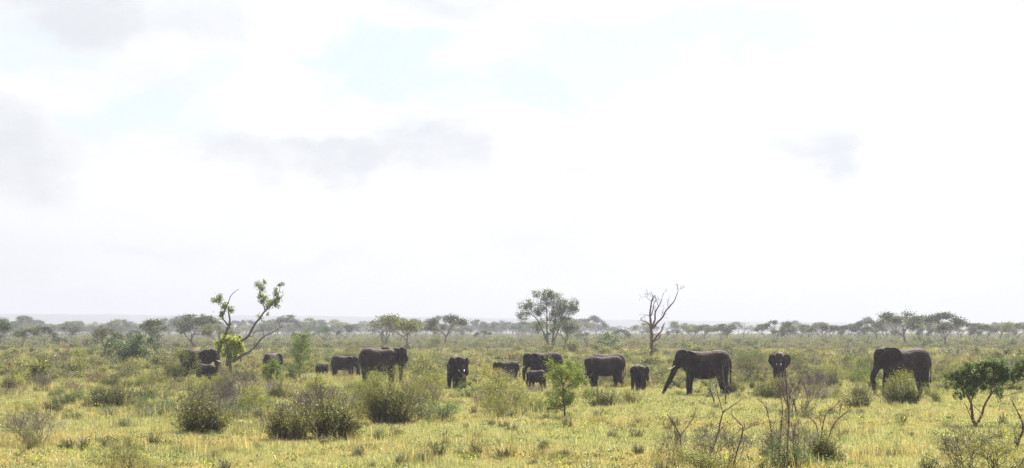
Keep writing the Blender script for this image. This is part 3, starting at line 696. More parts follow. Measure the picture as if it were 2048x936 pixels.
for (a, b, rr_, c_) in [(438, 686, 9, 420), (448, 680, 9, 420), (458, 679, 10, 500), (470, 681, 9, 420), (480, 690, 8, 380), (484, 698, 7, 260), (474, 698, 10, 420), (440, 698, 8, 260), (460, 692, 14, 700), (470, 710, 9, 220), (448, 708, 8, 160), (481, 673, 4, 80), (463, 718, 6, 120)]:
    s = pxm(752); C = np.array([(a-455)*s, rg.normal(0, .2), (752-b)*s])+rg.normal(size=(c_, 3))*rr_*s*.42
    tuft.leaves(C, .14, rg, ratio=.7)
link('leaf_tuft', tuft.mesh('leaf_tuft', [M['lime']]), r_)

# bare dead tree
custom_tree('dead_tree', 1303, 725, [
    [(1303, 727, 3.9), (1303, 710, 3.4), (1304, 690, 3.3), (1304, 672, 3.1), (1303, 655, 2.9), (1303, 648, 2.2)],
    [(1302, 655, 2.8), (1301, 640, 2.2), (1300, 628, 1.9), (1302, 612, 1.5), (1304, 600, 1.2), (1309, 591, .7)],
    [(1302, 632, 1.2), (1306, 618, 1), (1308, 606, .7), (1313, 599, .4)],
    [(1306, 603, .8), (1305, 592, .5), (1302, 583, .3)], [(1303, 605, .6), (1296, 597, .4), (1290, 592, .2)],
    [(1304, 654, 2.4), (1310, 640, 1.8), (1311, 625, 1.5), (1317, 614, 1.1), (1321, 608, .8), (1325, 596, .5), (1328, 586, .3)],
    [(1317, 613, .8), (1314, 603, .5), (1312, 595, .3)], [(1311, 628, .8), (1309, 621, .4)],
    [(1306, 657, 2.6), (1315, 645, 2), (1325, 635, 1.8), (1332, 622, 1.5), (1341, 612, 1.3), (1349, 602, 1), (1354, 590, .8), (1357, 580, .5), (1354, 575, .25)],
    [(1357, 580, .35), (1361, 578, .2)], [(1337, 616, .8), (1335, 608, .5), (1336, 600, .25)], [(1325, 635, 1), (1328, 631, .5)], [(1323, 631, .6), (1327, 618, .3)],
    [(1307, 683, 2.4), (1314, 672, 1.8), (1323, 662, 1.4), (1326, 652, 1.1), (1330, 646, .6)],
    [(1308, 682, 1.8), (1317, 677, 1.5), (1323, 668, .8)],
    [(1301, 654, 1.5), (1296, 646, 1.1), (1290, 643, .8), (1284, 641, .4)], [(1299, 632, .9), (1292, 630, .5), (1287, 633, .25)], [(1301, 675, 1.2), (1298, 668, .5)], [(1306, 708, 1.2), (1309, 704, .5)],
    [(1302, 692, 1), (1299, 686, .5)]], [], 'bare dead tree with upright forked limbs standing alone against the pale sky', 'redbark', 'green', .1, 3, twigs=3)

# airy many-stemmed tree
def airy():
    bx, by = 1095, 705; rng = np.random.default_rng(21); s = pxm(by)
    limbs = [[(1096, 706, 2.2), (1096, 690, 2), (1095, 675, 1.6), (1093, 655, 1.3), (1094, 640, 1.1), (1093, 625, .9), (1092, 608, .6), (1095, 596, .4)],
             [(1096, 690, 1.8), (1090, 672, 1.5), (1083, 658, 1.2), (1078, 645, 1), (1070, 635, .8), (1060, 628, .6), (1048, 628, .4), (1042, 632, .3)],
             [(1078, 645, .8), (1074, 655, .4)], [(1070, 635, .6), (1062, 618, .5), (1055, 608, .3)], [(1094, 640, .7), (1086, 622, .5), (1080, 605, .3)],
             [(1105, 706, 2.2), (1105, 690, 2), (1106, 675, 1.6), (1108, 655, 1.3), (1111, 640, 1), (1112, 625, .8), (1116, 612, .5)],
             [(1106, 682, 1.6), (1114, 668, 1.3), (1120, 650, 1.1), (1128, 635, .9), (1136, 624, .7), (1146, 618, .5), (1154, 616, .3)],
             [(1120, 650, .8), (1124, 632, .6), (1130, 615, .4), (1138, 605, .3)], [(1093, 655, .8), (1102, 640, .5), (1105, 622, .3)], [(1114, 668, .7), (1122, 664, .4), (1128, 655, .3)],
             [(1083, 658, .7), (1074, 668, .4)]]
    cl = []
    for (a, b, rx, ry, n) in [(1080, 600, 26, 16, 30), (1095, 590, 18, 10, 18), (1060, 620, 20, 12, 22), (1045, 632, 10, 9, 10), (1088, 622, 22, 9, 16), (1120, 612, 14, 10, 14), (1138, 612, 18, 13, 24), (1150, 617, 10, 7, 10),
                              (1126, 630, 16, 10, 16), (1115, 645, 14, 9, 10), (1092, 646, 16, 8, 9), (1075, 650, 10, 5, 5), (1108, 600, 12, 12, 14), (1130, 640, 8, 6, 6), (1122, 652, 10, 8, 10), (1080, 660, 9, 4, 4), (1106, 632, 10, 8, 7)]:
        for _ in range(n): cl.append((a+rng.uniform(-1, 1)*rx, b+rng.uniform(-1, 1)*ry, rng.uniform(4, 9), int(rng.integers(50, 110))))
    custom_tree('airy_tree', bx, by, limbs, cl, 'tall airy tree on several thin stems rising behind the middle elephants', 'darkbark', 'sage', .17, 8, twigs=5, k=6)
airy()
# leaning broken dead stump on the right of the middle scrub
custom_tree('dead_stump', 1687, 762, [[(1692, 765, 4.2), (1687, 757, 3.6), (1680, 745, 2.8), (1673, 733, 2), (1665, 722, 1.2)], [(1682, 748, 2), (1683, 738, 1.7), (1680, 730, 1.5), (1680, 721, 1)],
    [(1690, 756, 1.2), (1688, 745, .9), (1686, 737, .6)], [(1676, 738, 1.2), (1672, 738, .6)]], [], 'broken grey dead stump with two leaning prongs in the grass', 'dead', 'green', .1, 2, cat='dead stump')
custom_tree('dead_snag', 1174, 697, [[(1175, 699, 1.2), (1173, 690, 1), (1170, 680, .8), (1167, 671, .4)], [(1175, 695, 1), (1174, 682, .8), (1171, 671, .5)]], [], 'thin forked dead snag left of the small round tree beyond the herd', 'dead', 'green', .1, 4, cat='dead stump')
custom_tree('dead_snag', 1366, 702, [[(1366, 704, 1), (1367, 690, .8), (1367, 672, .4)]], [], 'single bare pole of dead wood behind the tusked elephant', 'dead', 'green', .1, 14, cat='dead stump')
custom_tree('wooden_post', 17, 752, [[(17, 752, 1.7), (17, 740, 1.6), (17.5, 724, 1.5)]], [], 'short dark wooden post standing in the scrub at the left edge', 'darkbark', 'green', .1, 6, cat='post')
# flat topped thorn tree on the right
def thorn():
    bx, by = 1951, 856; rng = np.random.default_rng(31); s = pxm(by)
    limbs = [[(1951, 857, 5), (1949, 848, 4.4), (1943, 840, 3.4), (1940, 825, 2.6), (1937, 810, 2.2), (1930, 795, 1.8), (1918, 780, 1.3), (1905, 768, .9)],
             [(1951, 850, 3.6), (1958, 842, 2.8), (1965, 828, 2.4), (1970, 812, 2.1), (1978, 798, 1.9), (1990, 782, 1.5), (2005, 768, 1.1), (2022, 757, .8)],
             [(1940, 820, 1.6), (1945, 800, 1.2), (1950, 780, .9), (1955, 755, .6)], [(1978, 798, 1.4), (1982, 775, 1), (1985, 752, .7), (1990, 735, .4)], [(1930, 795, 1.2), (1925, 770, .9), (1922, 750, .6)],
             [(1965, 828, 1), (1955, 815, .8), (1948, 802, .5)], [(1943, 838, 1), (1930, 812, .7), (1922, 808, .3)], [(1990, 782, 1.1), (2000, 790, .8), (2018, 792, .5), (2030, 795, .3)],
             [(2005, 768, 1), (2020, 770, .7), (2040, 760, .5), (2062, 755, .3)], [(1990, 778, .8), (1996, 800, .5), (1998, 808, .3)], [(2022, 757, .7), (2040, 745, .5), (2060, 735, .3)]]
    cl = []
    for (a, b, rx, ry, n) in [(1912, 762, 24, 14, 46), (1895, 752, 14, 8, 14), (1935, 752, 24, 18, 60), (1925, 778, 20, 12, 30), (1960, 745, 28, 20, 90), (1958, 772, 22, 14, 40), (1990, 742, 28, 20, 90), (1985, 768, 22, 12, 38),
                              (2020, 750, 26, 16, 60), (2050, 742, 26, 14, 50), (2080, 740, 24, 12, 40), (1945, 790, 10, 8, 10), (1998, 792, 6, 12, 8), (1920, 795, 14, 6, 8), (1968, 730, 26, 6, 14), (2045, 725, 14, 5, 8)]:
        for _ in range(n): cl.append((a+rng.uniform(-1, 1)*rx, b+rng.uniform(-1, 1)*ry, rng.uniform(3, 6.5), int(rng.integers(22, 44))))
    custom_tree('thorn_tree', bx, by, limbs, cl, 'low flat-topped thorn tree with dark green spreading crown and forked red-brown trunk', 'redbark', 'thorn', .055, 9, twigs=5, k=7, depthf=.5)
thorn()

# ------------------------------------------------------------------ plant prototypes
P_TREE = [umbrella_tree(100, 6.5, 8.5, 4200, .24), umbrella_tree(101, 6.5, 7.5, 3600, .22, bare=.15), umbrella_tree(102, 6.5, 6.0, 2600, mat='faded', clump=.5, trunkf=.38), umbrella_tree(103, 6.5, 9.0, 4400, trunkf=.26, flat=.5),
          umbrella_tree(104, 6.5, 6.5, 2200, bare=.3, stems=2, trunkf=.22), umbrella_tree(105, 6.5, 7.5, 3400, mat='olive', clump=.6), umbrella_tree(106, 6.5, 5.0, 2000, bare=.25, trunkf=.4, lean=.2), umbrella_tree(107, 6.5, 8.0, 3600, mat='dark', clump=.6, lsize=.24)]
P_BARE = [bare_tree(120, 6.5), bare_tree(121, 6.5), bare_tree(122, 6.5)]
P_ROUND = [leafy_bush(130, 2.2, 1.5, 5200, 'dark', .14, .26, 3, 'darkbark', 9), leafy_bush(131, 2.2, 1.3, 4200, 'olive', .12, .22, 3, 'darkbark', 8)]

# ------------------------------------------------------------------ individual trees of the middle and far distance
def meas(proto):
    if 'top' not in proto[1]:
        z = []
        for m in (proto[1], proto[3]):
            if m:
                co = np.empty(len(m.vertices)*3, np.float32); m.vertices.foreach_get('co', co); z.append(np.percentile(co[2::3], 99.2))
        proto[1]['top'] = float(max(z))
    return proto[1]['top']
def tree_at(px, py, hpx, proto, label, group=None, wscale=1.0, name='tree', cat='tree', H=6.5, seed=0):
    sc = hpx*pxm(py)/meas(proto)*(1.08 if name == 'tree' else 1.0)
    return thing_from(proto, name, px, py, label, cat, group, (sc*wscale, sc*wscale, sc), (px*1.7) % 6.28)
GL = 'trees scattered over the hazy plain behind the herd'
tree_at(2, 707, 60, P_TREE[7], 'dark dense tree cut by the left edge, beyond the scrub', GL, .85)
tree_at(43, 703, 42, P_TREE[2], 'small slim hazy tree just right of the dark tree at the left edge', GL, .8)
tree_at(88, 701, 44, P_TREE[1], 'pale green spreading tree second from the left edge', GL, .8)
tree_at(212, 718, 58, P_TREE[6], 'leaning open tree left of the dark round bush', GL, 1.1)
tree_at(316, 712, 68, P_TREE[4], 'tall sparse tree standing just right of the dark round bush', GL, .8)
tree_at(392, 699, 64, P_TREE[3], 'wide umbrella tree behind the old leaning tree', GL, 1.15)
tree_at(432, 700, 46, P_TREE[5], 'dense green tree right behind the forks of the old leaning tree', GL, 1.0)
tree_at(146, 688, 32, P_TREE[1], 'small hazy tree far behind between the two left clumps', GL, 1)
tree_at(120, 698, 22, P_TREE[3], 'low wide hazy tree behind the feathery sapling on the left', GL, 1.2)
tree_at(262, 690, 28, P_TREE[0], 'pale broad tree far behind the dark round bush', GL, 1)
tree_at(650, 688, 34, P_TREE[7], 'round dark hazy tree beyond the feathery sapling', GL, 1)
tree_at(690, 687, 34, P_TREE[0], 'smaller dark hazy tree right of the round one beyond the sapling', GL, .8)
tree_at(765, 696, 58, P_TREE[4], 'pale thinly leaved tree whose crown touches the green umbrella tree', GL, 1.2)
tree_at(813, 706, 70, P_TREE[5], 'green umbrella tree with a straight trunk above the biggest elephant of the cluster', GL, .95)
tree_at(868, 690, 38, P_TREE[1], 'hazy tree between the green umbrella tree and the open-crowned one', GL, .9)
tree_at(891, 696, 60, P_TREE[1], 'open-crowned tree above the elephant that faces us head-on', GL, .95)
tree_at(913, 692, 34, P_BARE[0], 'thin half-bare tree beside the open-crowned tree', GL, .8)
tree_at(1125, 710, 64, P_TREE[6], 'slender tree just right of the tall airy tree', GL, .9)
tree_at(1160, 689, 24, P_TREE[1], 'small hazy tree right of the tall airy tree', GL, 1)
tree_at(1196, 688, 34, P_BARE[1], 'pale leafless tree far behind, above the walking elephant', GL, 1.1)
tree_at(1064, 692, 20, P_BARE[2], 'thin leafless sapling left of the tall airy tree', GL, .7)
tree_at(965, 688, 24, P_TREE[1], 'pale hazy tree beyond the half-hidden young elephant', GL, 1)
tree_at(1250, 688, 26, P_TREE[0], 'low hazy dome of a tree left of the bare dead tree', GL, 1.3)
tree_at(1219, 705, 40, leafy_bush(140, 2.6, 1.2, 1500, 'green', .2, .2, 2, 'bark', 6, .7), 'small round-headed tree above the walking elephant', GL, 1, H=2.6)
tree_at(600, 762, 104, sapling(150, 3.8, 1.9, 'fresh', 44, .10, .085, 230), 'tall feathery sapling standing left of the smallest calf', None, 1, 'sapling', 'sapling', 3.8)
tree_at(160, 762, 68, sapling(151, 2.6, 1.3, 'yellow', 18, .3, .08, 90), 'rust-stemmed feathery sapling on the left with wide branches', None, 1.15, 'sapling', 'sapling', 2.6)
tree_at(1130, 838, 118, little_tree(152, 2.4, .95, 'fresh', 15000, .045, .14), 'upright yellow-green little tree with a thin stem in front of the middle elephants', None, 1.0, 'small_tree', 'tree', 2.3)
tree_at(548, 795, 74, little_tree(153, 2.0, .6, 'fresh', 9000, .045, .08, 'darkbark'), 'dark green column-shaped bush in front of the elephant seen from behind', None, 1.0, 'bush', 'bush', 2.3)
tree_at(358, 768, 72, leafy_bush(154, 2.4, 1.2, 5600, 'olive', .08, .17, 3, 'darkbark', 8, .9), 'bushy round-headed shrub hiding the dark elephant on the left', None, .8, 'shrub', 'shrub', 2.3)
tree_at(272, 735, 66, P_ROUND[0], 'large dark round bush on the left beyond the scrub', None, 1.12, 'bush', 'bush', 2.3)
tree_at(1840, 698, 26, P_ROUND[0], 'dark bush peeping over the back of the far right elephant', None, 1.0, 'bush', 'bush', 2.3)
# far tree line on the right
TL = 'trees of the hazy tree line along the plain'
line = [(1345, 684, 22, 1, 1), (1387, 685, 30, 5, .85), (1412, 688, 38, 6, .8), (1440, 687, 34, 1, .9), (1456, 688, 38, 3, 1.1), (1530, 687, 36, 0, .9), (1553, 689, 44, 2, .9), (1574, 690, 34, 3, 1), (1600, 687, 36, 1, .9),
        (1622, 687, 33, 6, .9), (1645, 688, 38, 5, .95), (1663, 688, 36, 2, .8), (1690, 687, 34, 0, 1), (1712, 687, 36, 3, .8), (1735, 688, 32, 4, .9), (1755, 688, 44, 2, 1), (1770, 686, 30, 0, 1),
        (1795, 687, 28, 1, .9), (1850, 687, 32, 3, .9), (1870, 688, 30, 1, .8), (1924, 688, 40, 2, .9), (1958, 691, 40, 3, 1), (1975, 687, 32, 0, .9), (2000, 688, 36, 6, 1), (2016, 687, 32, 1, .8), (2036, 689, 42, 5, 1), (2052, 688, 40, 3, 1)]
tl_items = []
for i, (px, py, hp_, pi, ws) in enumerate(line):
    tl_items.append((tree_at(px, py, hp_, P_TREE[pi], 'hazy spreading tree in the tree line', TL, ws), px))
tree_at(1812, 696, 66, P_TREE[1], 'tall open-crowned tree rising above the ear of the far right elephant', TL, 1.05)
tree_at(1893, 697, 66, P_TREE[0], 'large spreading tree rising right of the far right elephant', TL, 1.0)
tree_at(1485, 689, 46, P_BARE[0], 'leafless pale tree in the tree line above the rump of the tusked elephant', TL, .7)
tree_at(1350, 686, 26, P_BARE[1], 'small half-bare tree in the haze right of the bare dead tree', TL, 1)

# labels of the many plants: look + where it stands next to something one can find in the photo
MARKS = [(1811, 780, 'the far right elephant'), (1412, 780, 'the tusked elephant'), (1212, 772, 'the walking elephant'), (1277, 785, 'the young elephant walking towards us'), (913, 780, 'the elephant facing us'),
         (1090, 765, 'the elephant under the airy tree'), (753, 765, 'the elephant with spread ear'), (643, 753, 'the smallest calf'), (545, 753, 'the elephant seen from behind'), (455, 752, 'the leaning old tree'),
         (1559, 762, 'the elephant with flared ears'), (1303, 725, 'the bare dead tree'), (1687, 762, 'the dead stump'), (1951, 856, 'the flat-topped thorn tree'), (1130, 838, 'the upright little tree'), (600, 762, 'the tall feathery sapling'),
         (160, 762, 'the rust-stemmed sapling'), (358, 768, 'the round-headed shrub'), (272, 735, 'the dark round bush'), (17, 752, 'the wooden post'), (548, 795, 'the column-shaped bush'), (620, 882, 'the largest stem clump'),
         (765, 850, 'the tall thick olive bush'), (398, 868, 'the tall broom-like bush'), (62, 893, 'the sprawling twiggy bush'), (225, 818, 'the spiky broom bush'), (1592, 826, 'the large brown thicket'), (1570, 935, 'the tallest upright stems')]
ORD = ['nearest', 'second nearest', 'third nearest', 'fourth nearest', 'fifth nearest', 'sixth nearest', 'seventh nearest', 'eighth nearest', 'ninth nearest', 'tenth nearest', 'eleventh nearest', 'twelfth nearest', 'thirteenth nearest', 'fourteenth nearest', 'fifteenth nearest']
def place_labels(items, ysc=2.2):
    """items: (object, column, row, look); writes a label that singles each one out"""
    grp = {}
    for o, px, py, look in items:
        d, mx_, my_, nm = min((math.hypot(px-a, (py-b)*ysc), a, b, n) for a, b, n in MARKS)
        dx, dy = px-mx_, (py-my_)*ysc
        side = ('right of' if dx > 0 else 'left of') if abs(dx) >= abs(dy) else ('in front of' if dy > 0 else 'behind')
        grp.setdefault((look, side, nm), []).append((d, o))
    for (look, side, nm), l in grp.items():
        l.sort(key=lambda q: q[0])
        for i, (d, o) in enumerate(l):
            o['label'] = ('%s %s %s' % (look, side, nm)) if len(l) == 1 else '%s %s %s, %s' % (look, side, nm, ORD[min(i, len(ORD)-1)])
for o, px in tl_items: pass
place_labels([(o, px, 740, 'hazy tree line tree straight') for o, px in tl_items], 0.0)
for o, px in tl_items: o['label'] = o['label'].replace('straight left of', 'well beyond and left of').replace('straight right of', 'well beyond and right of')

# ------------------------------------------------------------------ individual bushes of the near and middle ground
B_ = {
 'broom': [broom_bush(200, 1.4, .9, 120, 34, 'olive'), broom_bush(201, 1.4, 1.0, 110, 34, 'olive', .055), broom_bush(202, 1.3, 1.0, 100, 30, 'yellow', .055)],
 'dense': [broom_bush(203, 1.5, 1.0, 190, 40, 'olive', .06, .05), broom_bush(204, 1.5, 1.1, 180, 36, 'olive', .055, .1)],
 'yellow': [leafy_bush(210, 1.3, 1.0, 3600, 'yellow', .065, .11, 3, 'twig', 10, .5), leafy_bush(211, 1.3, 1.1, 3200, 'yellow', .065, .10, 3, 'twig', 10, .4)],
 'leafy': [leafy_bush(220, 1.2, 1.0, 3600, 'green', .06, .11, 3, 'darkbark', 9), leafy_bush(221, 1.1, 1.1, 3000, 'olive', .06, .10, 3, 'twig', 9)],
 'twiggy': [twiggy_bush(230, 1.3, .9, 700), twiggy_bush(231, 1.3, 1.1, 900, 'olive')],
 'bare': [twiggy_bush(250, 1.3, 1.0, 260, 'olive', 22, .04, 4), twiggy_bush(251, 1.3, 1.2, 200, 'greyleaf', 20, .04, 4)],
 'grey': [leafy_bush(240, .7, .6, 1400, 'greyleaf', .06, .08, 2, 'twig', 9)],
}
B_['sparse'] = [leafy_bush(218, 2.0, 1.9, 3000, 'yellow', .062, .20, 4, 'darkbark', 13, .4), leafy_bush(219, 1.9, 1.9, 2800, 'yellow', .062, .2, 4, 'redbark', 12, .4)]
B_['yellow_tall'] = [leafy_bush(214, 2.2, 1.7, 6500, 'yellow', .066, .16, 4, 'twig', 10, .6), leafy_bush(215, 2.1, 1.7, 6500, 'yellow', .066, .15, 4, 'twig', 11, .5)]
B_['broom_tall'] = [broom_bush(216, 2.2, 1.4, 190, 42, 'olive', .06, .08), broom_bush(217, 2.2, 1.5, 190, 42, 'olive', .06, .1)]
def bush(px, py, w, h, kind, label, group=None, v=None):
    if h*pxm(py) > 1.6: kind = {'yellow': 'yellow_tall', 'dense': 'broom_tall', 'broom': 'broom_tall'}.get(kind, kind)
    lst = B_[kind]; p = lst[(v if v is not None else int(px)) % len(lst)]
    allv = [m for m in (p[1], p[3]) if m]
    if 'ext' not in p[1]:
        xs = np.concatenate([np.array([c.co[:] for c in m.vertices]) for m in allv])
        p[1]['ext'] = [float(np.percentile(np.abs(xs[:, 0]), 98)*2), float(np.percentile(xs[:, 2], 99.3))]
    ex = p[1]['ext']; s = pxm(py)
    sx = w*s/ex[0]; sz = h*s/ex[1]
    r = thing_from(p, 'bush', px, py, label, 'bush', group, (sx, (sx+sz)/2 if sx > sz else sx, sz), 0.0 if v is None else v*1.1)
    q = random.Random(int(px*7+py)); r.rotation_euler[0] = q.uniform(-.1, .16); r.rotation_euler[1] = q.uniform(-.2, .2)
    return r
hand = [
 (398, 868, 100, 80, 'dense', 'tall broom-like bush with dark base, left of the largest clump'),
 (585, 882, 100, 72, 'dense', 'left half of the largest clump of dark-based stems in the near grass'),
 (660, 880, 110, 88, 'dense', 'right half of the largest clump of dark-based stems in the near grass'),
 (770, 850, 110, 92, 'dense', 'tall thick olive bush right of the largest clump, below the biggest elephant of the cluster'),
 (720, 838, 90, 80, 'yellow', 'yellow-green bush squeezed behind the tall thick olive bush'),
 (820, 832, 90, 85, 'twiggy', 'brown twiggy bush right of the tall thick olive bush'),
 (880, 846, 84, 48, 'leafy', 'low green bush below the elephant facing us head-on'),
 (985, 838, 78, 55, 'leafy', 'low leafy green bush in front of the half-hidden young elephant'),
 (1005, 825, 120, 80, 'yellow', 'broad yellow-green bush hiding the young elephant'),
 (1030, 806, 50, 52, 'twiggy', 'purple-brown twiggy bush left of the small calf seen from behind'),
 (757, 880, 40, 26, 'grey', 'small grey-leaved weed bush on open grass below the tall thick olive bush'),
 (62, 893, 125, 76, 'bare', 'sprawling twiggy bush near the left edge of the near grass'),
 (55, 898, 80, 44, 'leafy', 'dark leafy bush under the sprawling twigs near the left edge'),
 (262, 948, 125, 80, 'sparse', 'yellow-green bush cut by the bottom edge on the left'),
 (255, 938, 90, 66, 'twiggy', 'twiggy stems rising from the bush cut by the bottom edge on the left'),
 (225, 818, 85, 52, 'broom', 'spiky broom bush with tall twigs left of the centre-left scrub'),
 (130, 812, 80, 38, 'leafy', 'low green bush in the open grass below the rust-stemmed sapling'),
 (300, 826, 90, 42, 'leafy', 'low spreading green bush between two broom bushes'),
 (478, 812, 120, 74, 'bare', 'mauve-brown twiggy thicket below the old leaning tree'),
 (430, 806, 70, 56, 'yellow', 'yellow-green bush at the foot of the old leaning tree'),
 (505, 830, 70, 56, 'yellow', 'yellow-green bush left of the column-shaped green bush'),
 (1210, 816, 66, 40, 'broom', 'low olive bush in front of the walking elephant'),
 (1268, 812, 50, 34, 'broom', 'small olive bush at the feet of the young elephant walking towards us'),
 (1185, 800, 40, 26, 'grey', 'small grey weed bush beside the upright yellow-green little tree'),
 (1592, 830, 130, 96, 'bare', 'large brown thicket of bare twigs right of the tusked elephant'),
 (1625, 800, 90, 66, 'bare', 'grey-brown twiggy bush behind the large brown thicket'),
 (1560, 950, 120, 70, 'leafy', 'dark green bush with tall bare stems at the bottom edge on the right'),
 (1400, 948, 170, 66, 'yellow', 'sprawling green bush under bare thorn branches at the bottom edge'),
 (1640, 925, 60, 60, 'dense', 'small dark bush at the foot of the forked bare stems'),
 (1815, 812, 84, 52, 'dense', 'dense green bush in front of the belly of the far right elephant'),
 (1795, 800, 60, 60, 'yellow', 'yellow-green bush under the chin of the far right elephant'),
 (1870, 808, 70, 46, 'yellow', 'rusty yellow bush behind the rear foot of the far right elephant'),
 (1722, 818, 62, 40, 'broom', 'olive bush with bare sticks left of the far right elephant'),
 (1740, 748, 56, 34, 'dense', 'rounded olive bush behind the dead stump'),
 (1905, 770, 60, 40, 'leafy', 'green bush behind the left side of the flat-topped thorn tree'),
 (1990, 950, 190, 120, 'sparse', 'big yellow-green bush cut by the bottom edge below the thorn tree'),
 (1930, 945, 110, 90, 'bare', 'tangle of bare twigs at the left of the big yellow-green bush'),
 (1280, 760, 40, 26, 'broom', 'small bush just behind the young elephant walking towards us'),
 (1380, 772, 44, 30, 'broom', 'small bush behind the front leg of the tusked elephant'),
 (1475, 790, 50, 40, 'broom', 'olive bush behind the hind leg of the tusked elephant'),
 (1507, 782, 22, 30, 'grey', 'tiny grey-green shrub on a thin stem right of the tusked elephant'),
 (880, 725, 34, 32, 'twiggy', 'small dark bush with orange-tipped leaves left of the elephant facing us'),
 (1000, 745, 60, 24, 'leafy', 'green bush draped over the half-hidden young elephant'),
 (800, 742, 50, 36, 'leafy', 'light green bush beside the spread ear of the biggest elephant of the cluster'),
 (690, 770, 44, 34, 'twiggy', 'grey twiggy bush in front of the half-grown elephant'),
 (640, 790, 70, 40, 'yellow', 'yellow-green bush in front of the smallest calf'),
 (322, 762, 60, 34, 'leafy', 'dark low bush left of the bushy round-headed shrub'),
 (600, 800, 60, 40, 'twiggy', 'thin twiggy bush right of the column-shaped green bush'),
 (855, 790, 70, 50, 'yellow', 'orange-yellow bush left of the elephant facing us head-on'),
 (870, 812, 60, 40, 'twiggy', 'dark twiggy bush at the feet of the elephant facing us head-on'),
 (930, 800, 60, 36, 'leafy', 'bright green bush over the feet of the elephant facing us head-on'),
 (1545, 800, 60, 44, 'broom', 'green bush left of the large brown thicket'),
 (430, 920, 26, 22, 'grey', 'small wiry weed in the near grass below the tall broom-like bush'),
 (890, 893, 18, 24, 'grey', 'thin dark weed standing alone in the middle of the near grass'),
 (842, 930, 34, 30, 'grey', 'small weed with round leaves at the bottom edge in the middle'),
 (1085, 918, 40, 34, 'twiggy', 'small twiggy weed in the near grass below the upright little tree'),
 (1074, 790, 56, 22, 'bare', 'low fine twigs growing in front of the legs of the small calf'),
 (560, 872, 70, 50, 'twiggy', 'twiggy wisps leaning out left of the largest clump of stems'),
 (640, 858, 150, 90, 'bare', 'grey-brown bare twigs standing over the back of the largest clump'),
 (768, 838, 120, 104, 'yellow', 'tall yellow-green bush rising behind the tall thick olive bush'),
 (420, 850, 110, 90, 'bare', 'bare twiggy stems behind the tall broom-like bush'),
 (1440, 940, 150, 90, 'bare', 'wide grey tangle of fine twigs in front of the tusked elephant near the bottom edge'),
 (1580, 945, 120, 110, 'bare', 'tangle of fine brown twigs round the tallest upright stems'),
 (1000, 782, 60, 42, 'yellow', 'yellow-green bush close in front of the half-hidden young elephant'),
 (1345, 930, 80, 80, 'bare', 'loose grey twig tangle round the low bare thorn stems'),
 (1330, 925, 44, 40, 'twiggy', 'few bare sticks at the left of the bare thorn branches'),
]
for h_ in hand:
    bush(*h_[:5], h_[5])
# anonymous bushes of the scrub belt in front of and around the herd
rb = random.Random(77); auto = []
VIS = [(655, 815, 748, 765), (628, 658, 750, 753), (524, 568, 748, 753), (888, 940, 776, 782), (1048, 1130, 748, 766), (1056, 1092, 772, 778), (1162, 1300, 780, 780), (1320, 1472, 792, 792), (1538, 1580, 746, 762), (1745, 1868, 770, 793), (385, 440, 742, 762)]
def hides(px, py, hw, h): return any(a-hw < px < b+hw and py > base-2 and py-h < vis for a, b, vis, base in VIS)
GB = 'low bushes of the scrub belt round the herd'
zones = [(0, 380, 740, 805, 40, 46, 28), (380, 900, 745, 845, 105, 54, 38), (900, 1120, 745, 835, 40, 50, 38), (1120, 1340, 745, 805, 14, 36, 20), (1340, 1500, 800, 830, 4, 34, 20), (1480, 1745, 735, 800, 52, 56, 40),
         (1880, 2048, 735, 790, 16, 56, 34), (100, 900, 720, 745, 34, 40, 22), (900, 2048, 715, 740, 34, 40, 22), (0, 380, 805, 860, 18, 44, 26), (1120, 1900, 825, 925, 16, 26, 16), (300, 1100, 880, 930, 8, 22, 14)]
for (x0, x1, y0, y1, n, w_, h2) in zones:
    for _ in range(n):
        px, py = rb.uniform(x0, x1), rb.uniform(y0, y1); f = rb.uniform(.6, 1.25)
        # keep elephants' faces and legs in the open clear
        if hides(px, py, w_*f*.5, h2*f*1.1): continue
        if any(a < px < b and c < py < d_ for a, b, c, d_ in ((1310, 1475, 745, 850), (1155, 1305, 745, 812), (885, 945, 755, 830), (1740, 1790, 740, 840), (1530, 1585, 738, 775))): continue
        kind = rb.choice(['broom', 'yellow', 'yellow', 'twiggy', 'bare', 'leafy', 'broom', 'broom']) if py < 870 else 'grey'
        if 830 < py < 870: kind = rb.choice(['grey', 'leafy'])
        o_ = bush(px, py, w_*f*rb.uniform(.8, 1.2), h2*f, kind, 'low bush', GB if kind != 'grey' else 'small weeds dotted over the open grass', v=rb.randint(0, 6))
        auto.append((o_, px, py, {'bare': 'low bare twiggy bush', 'broom': 'low olive stemmy bush', 'yellow': 'low yellow-green bush', 'twiggy': 'low brown twiggy bush', 'leafy': 'low leafy green bush', 'grey': 'small grey weed'}[kind]))
place_labels(auto)

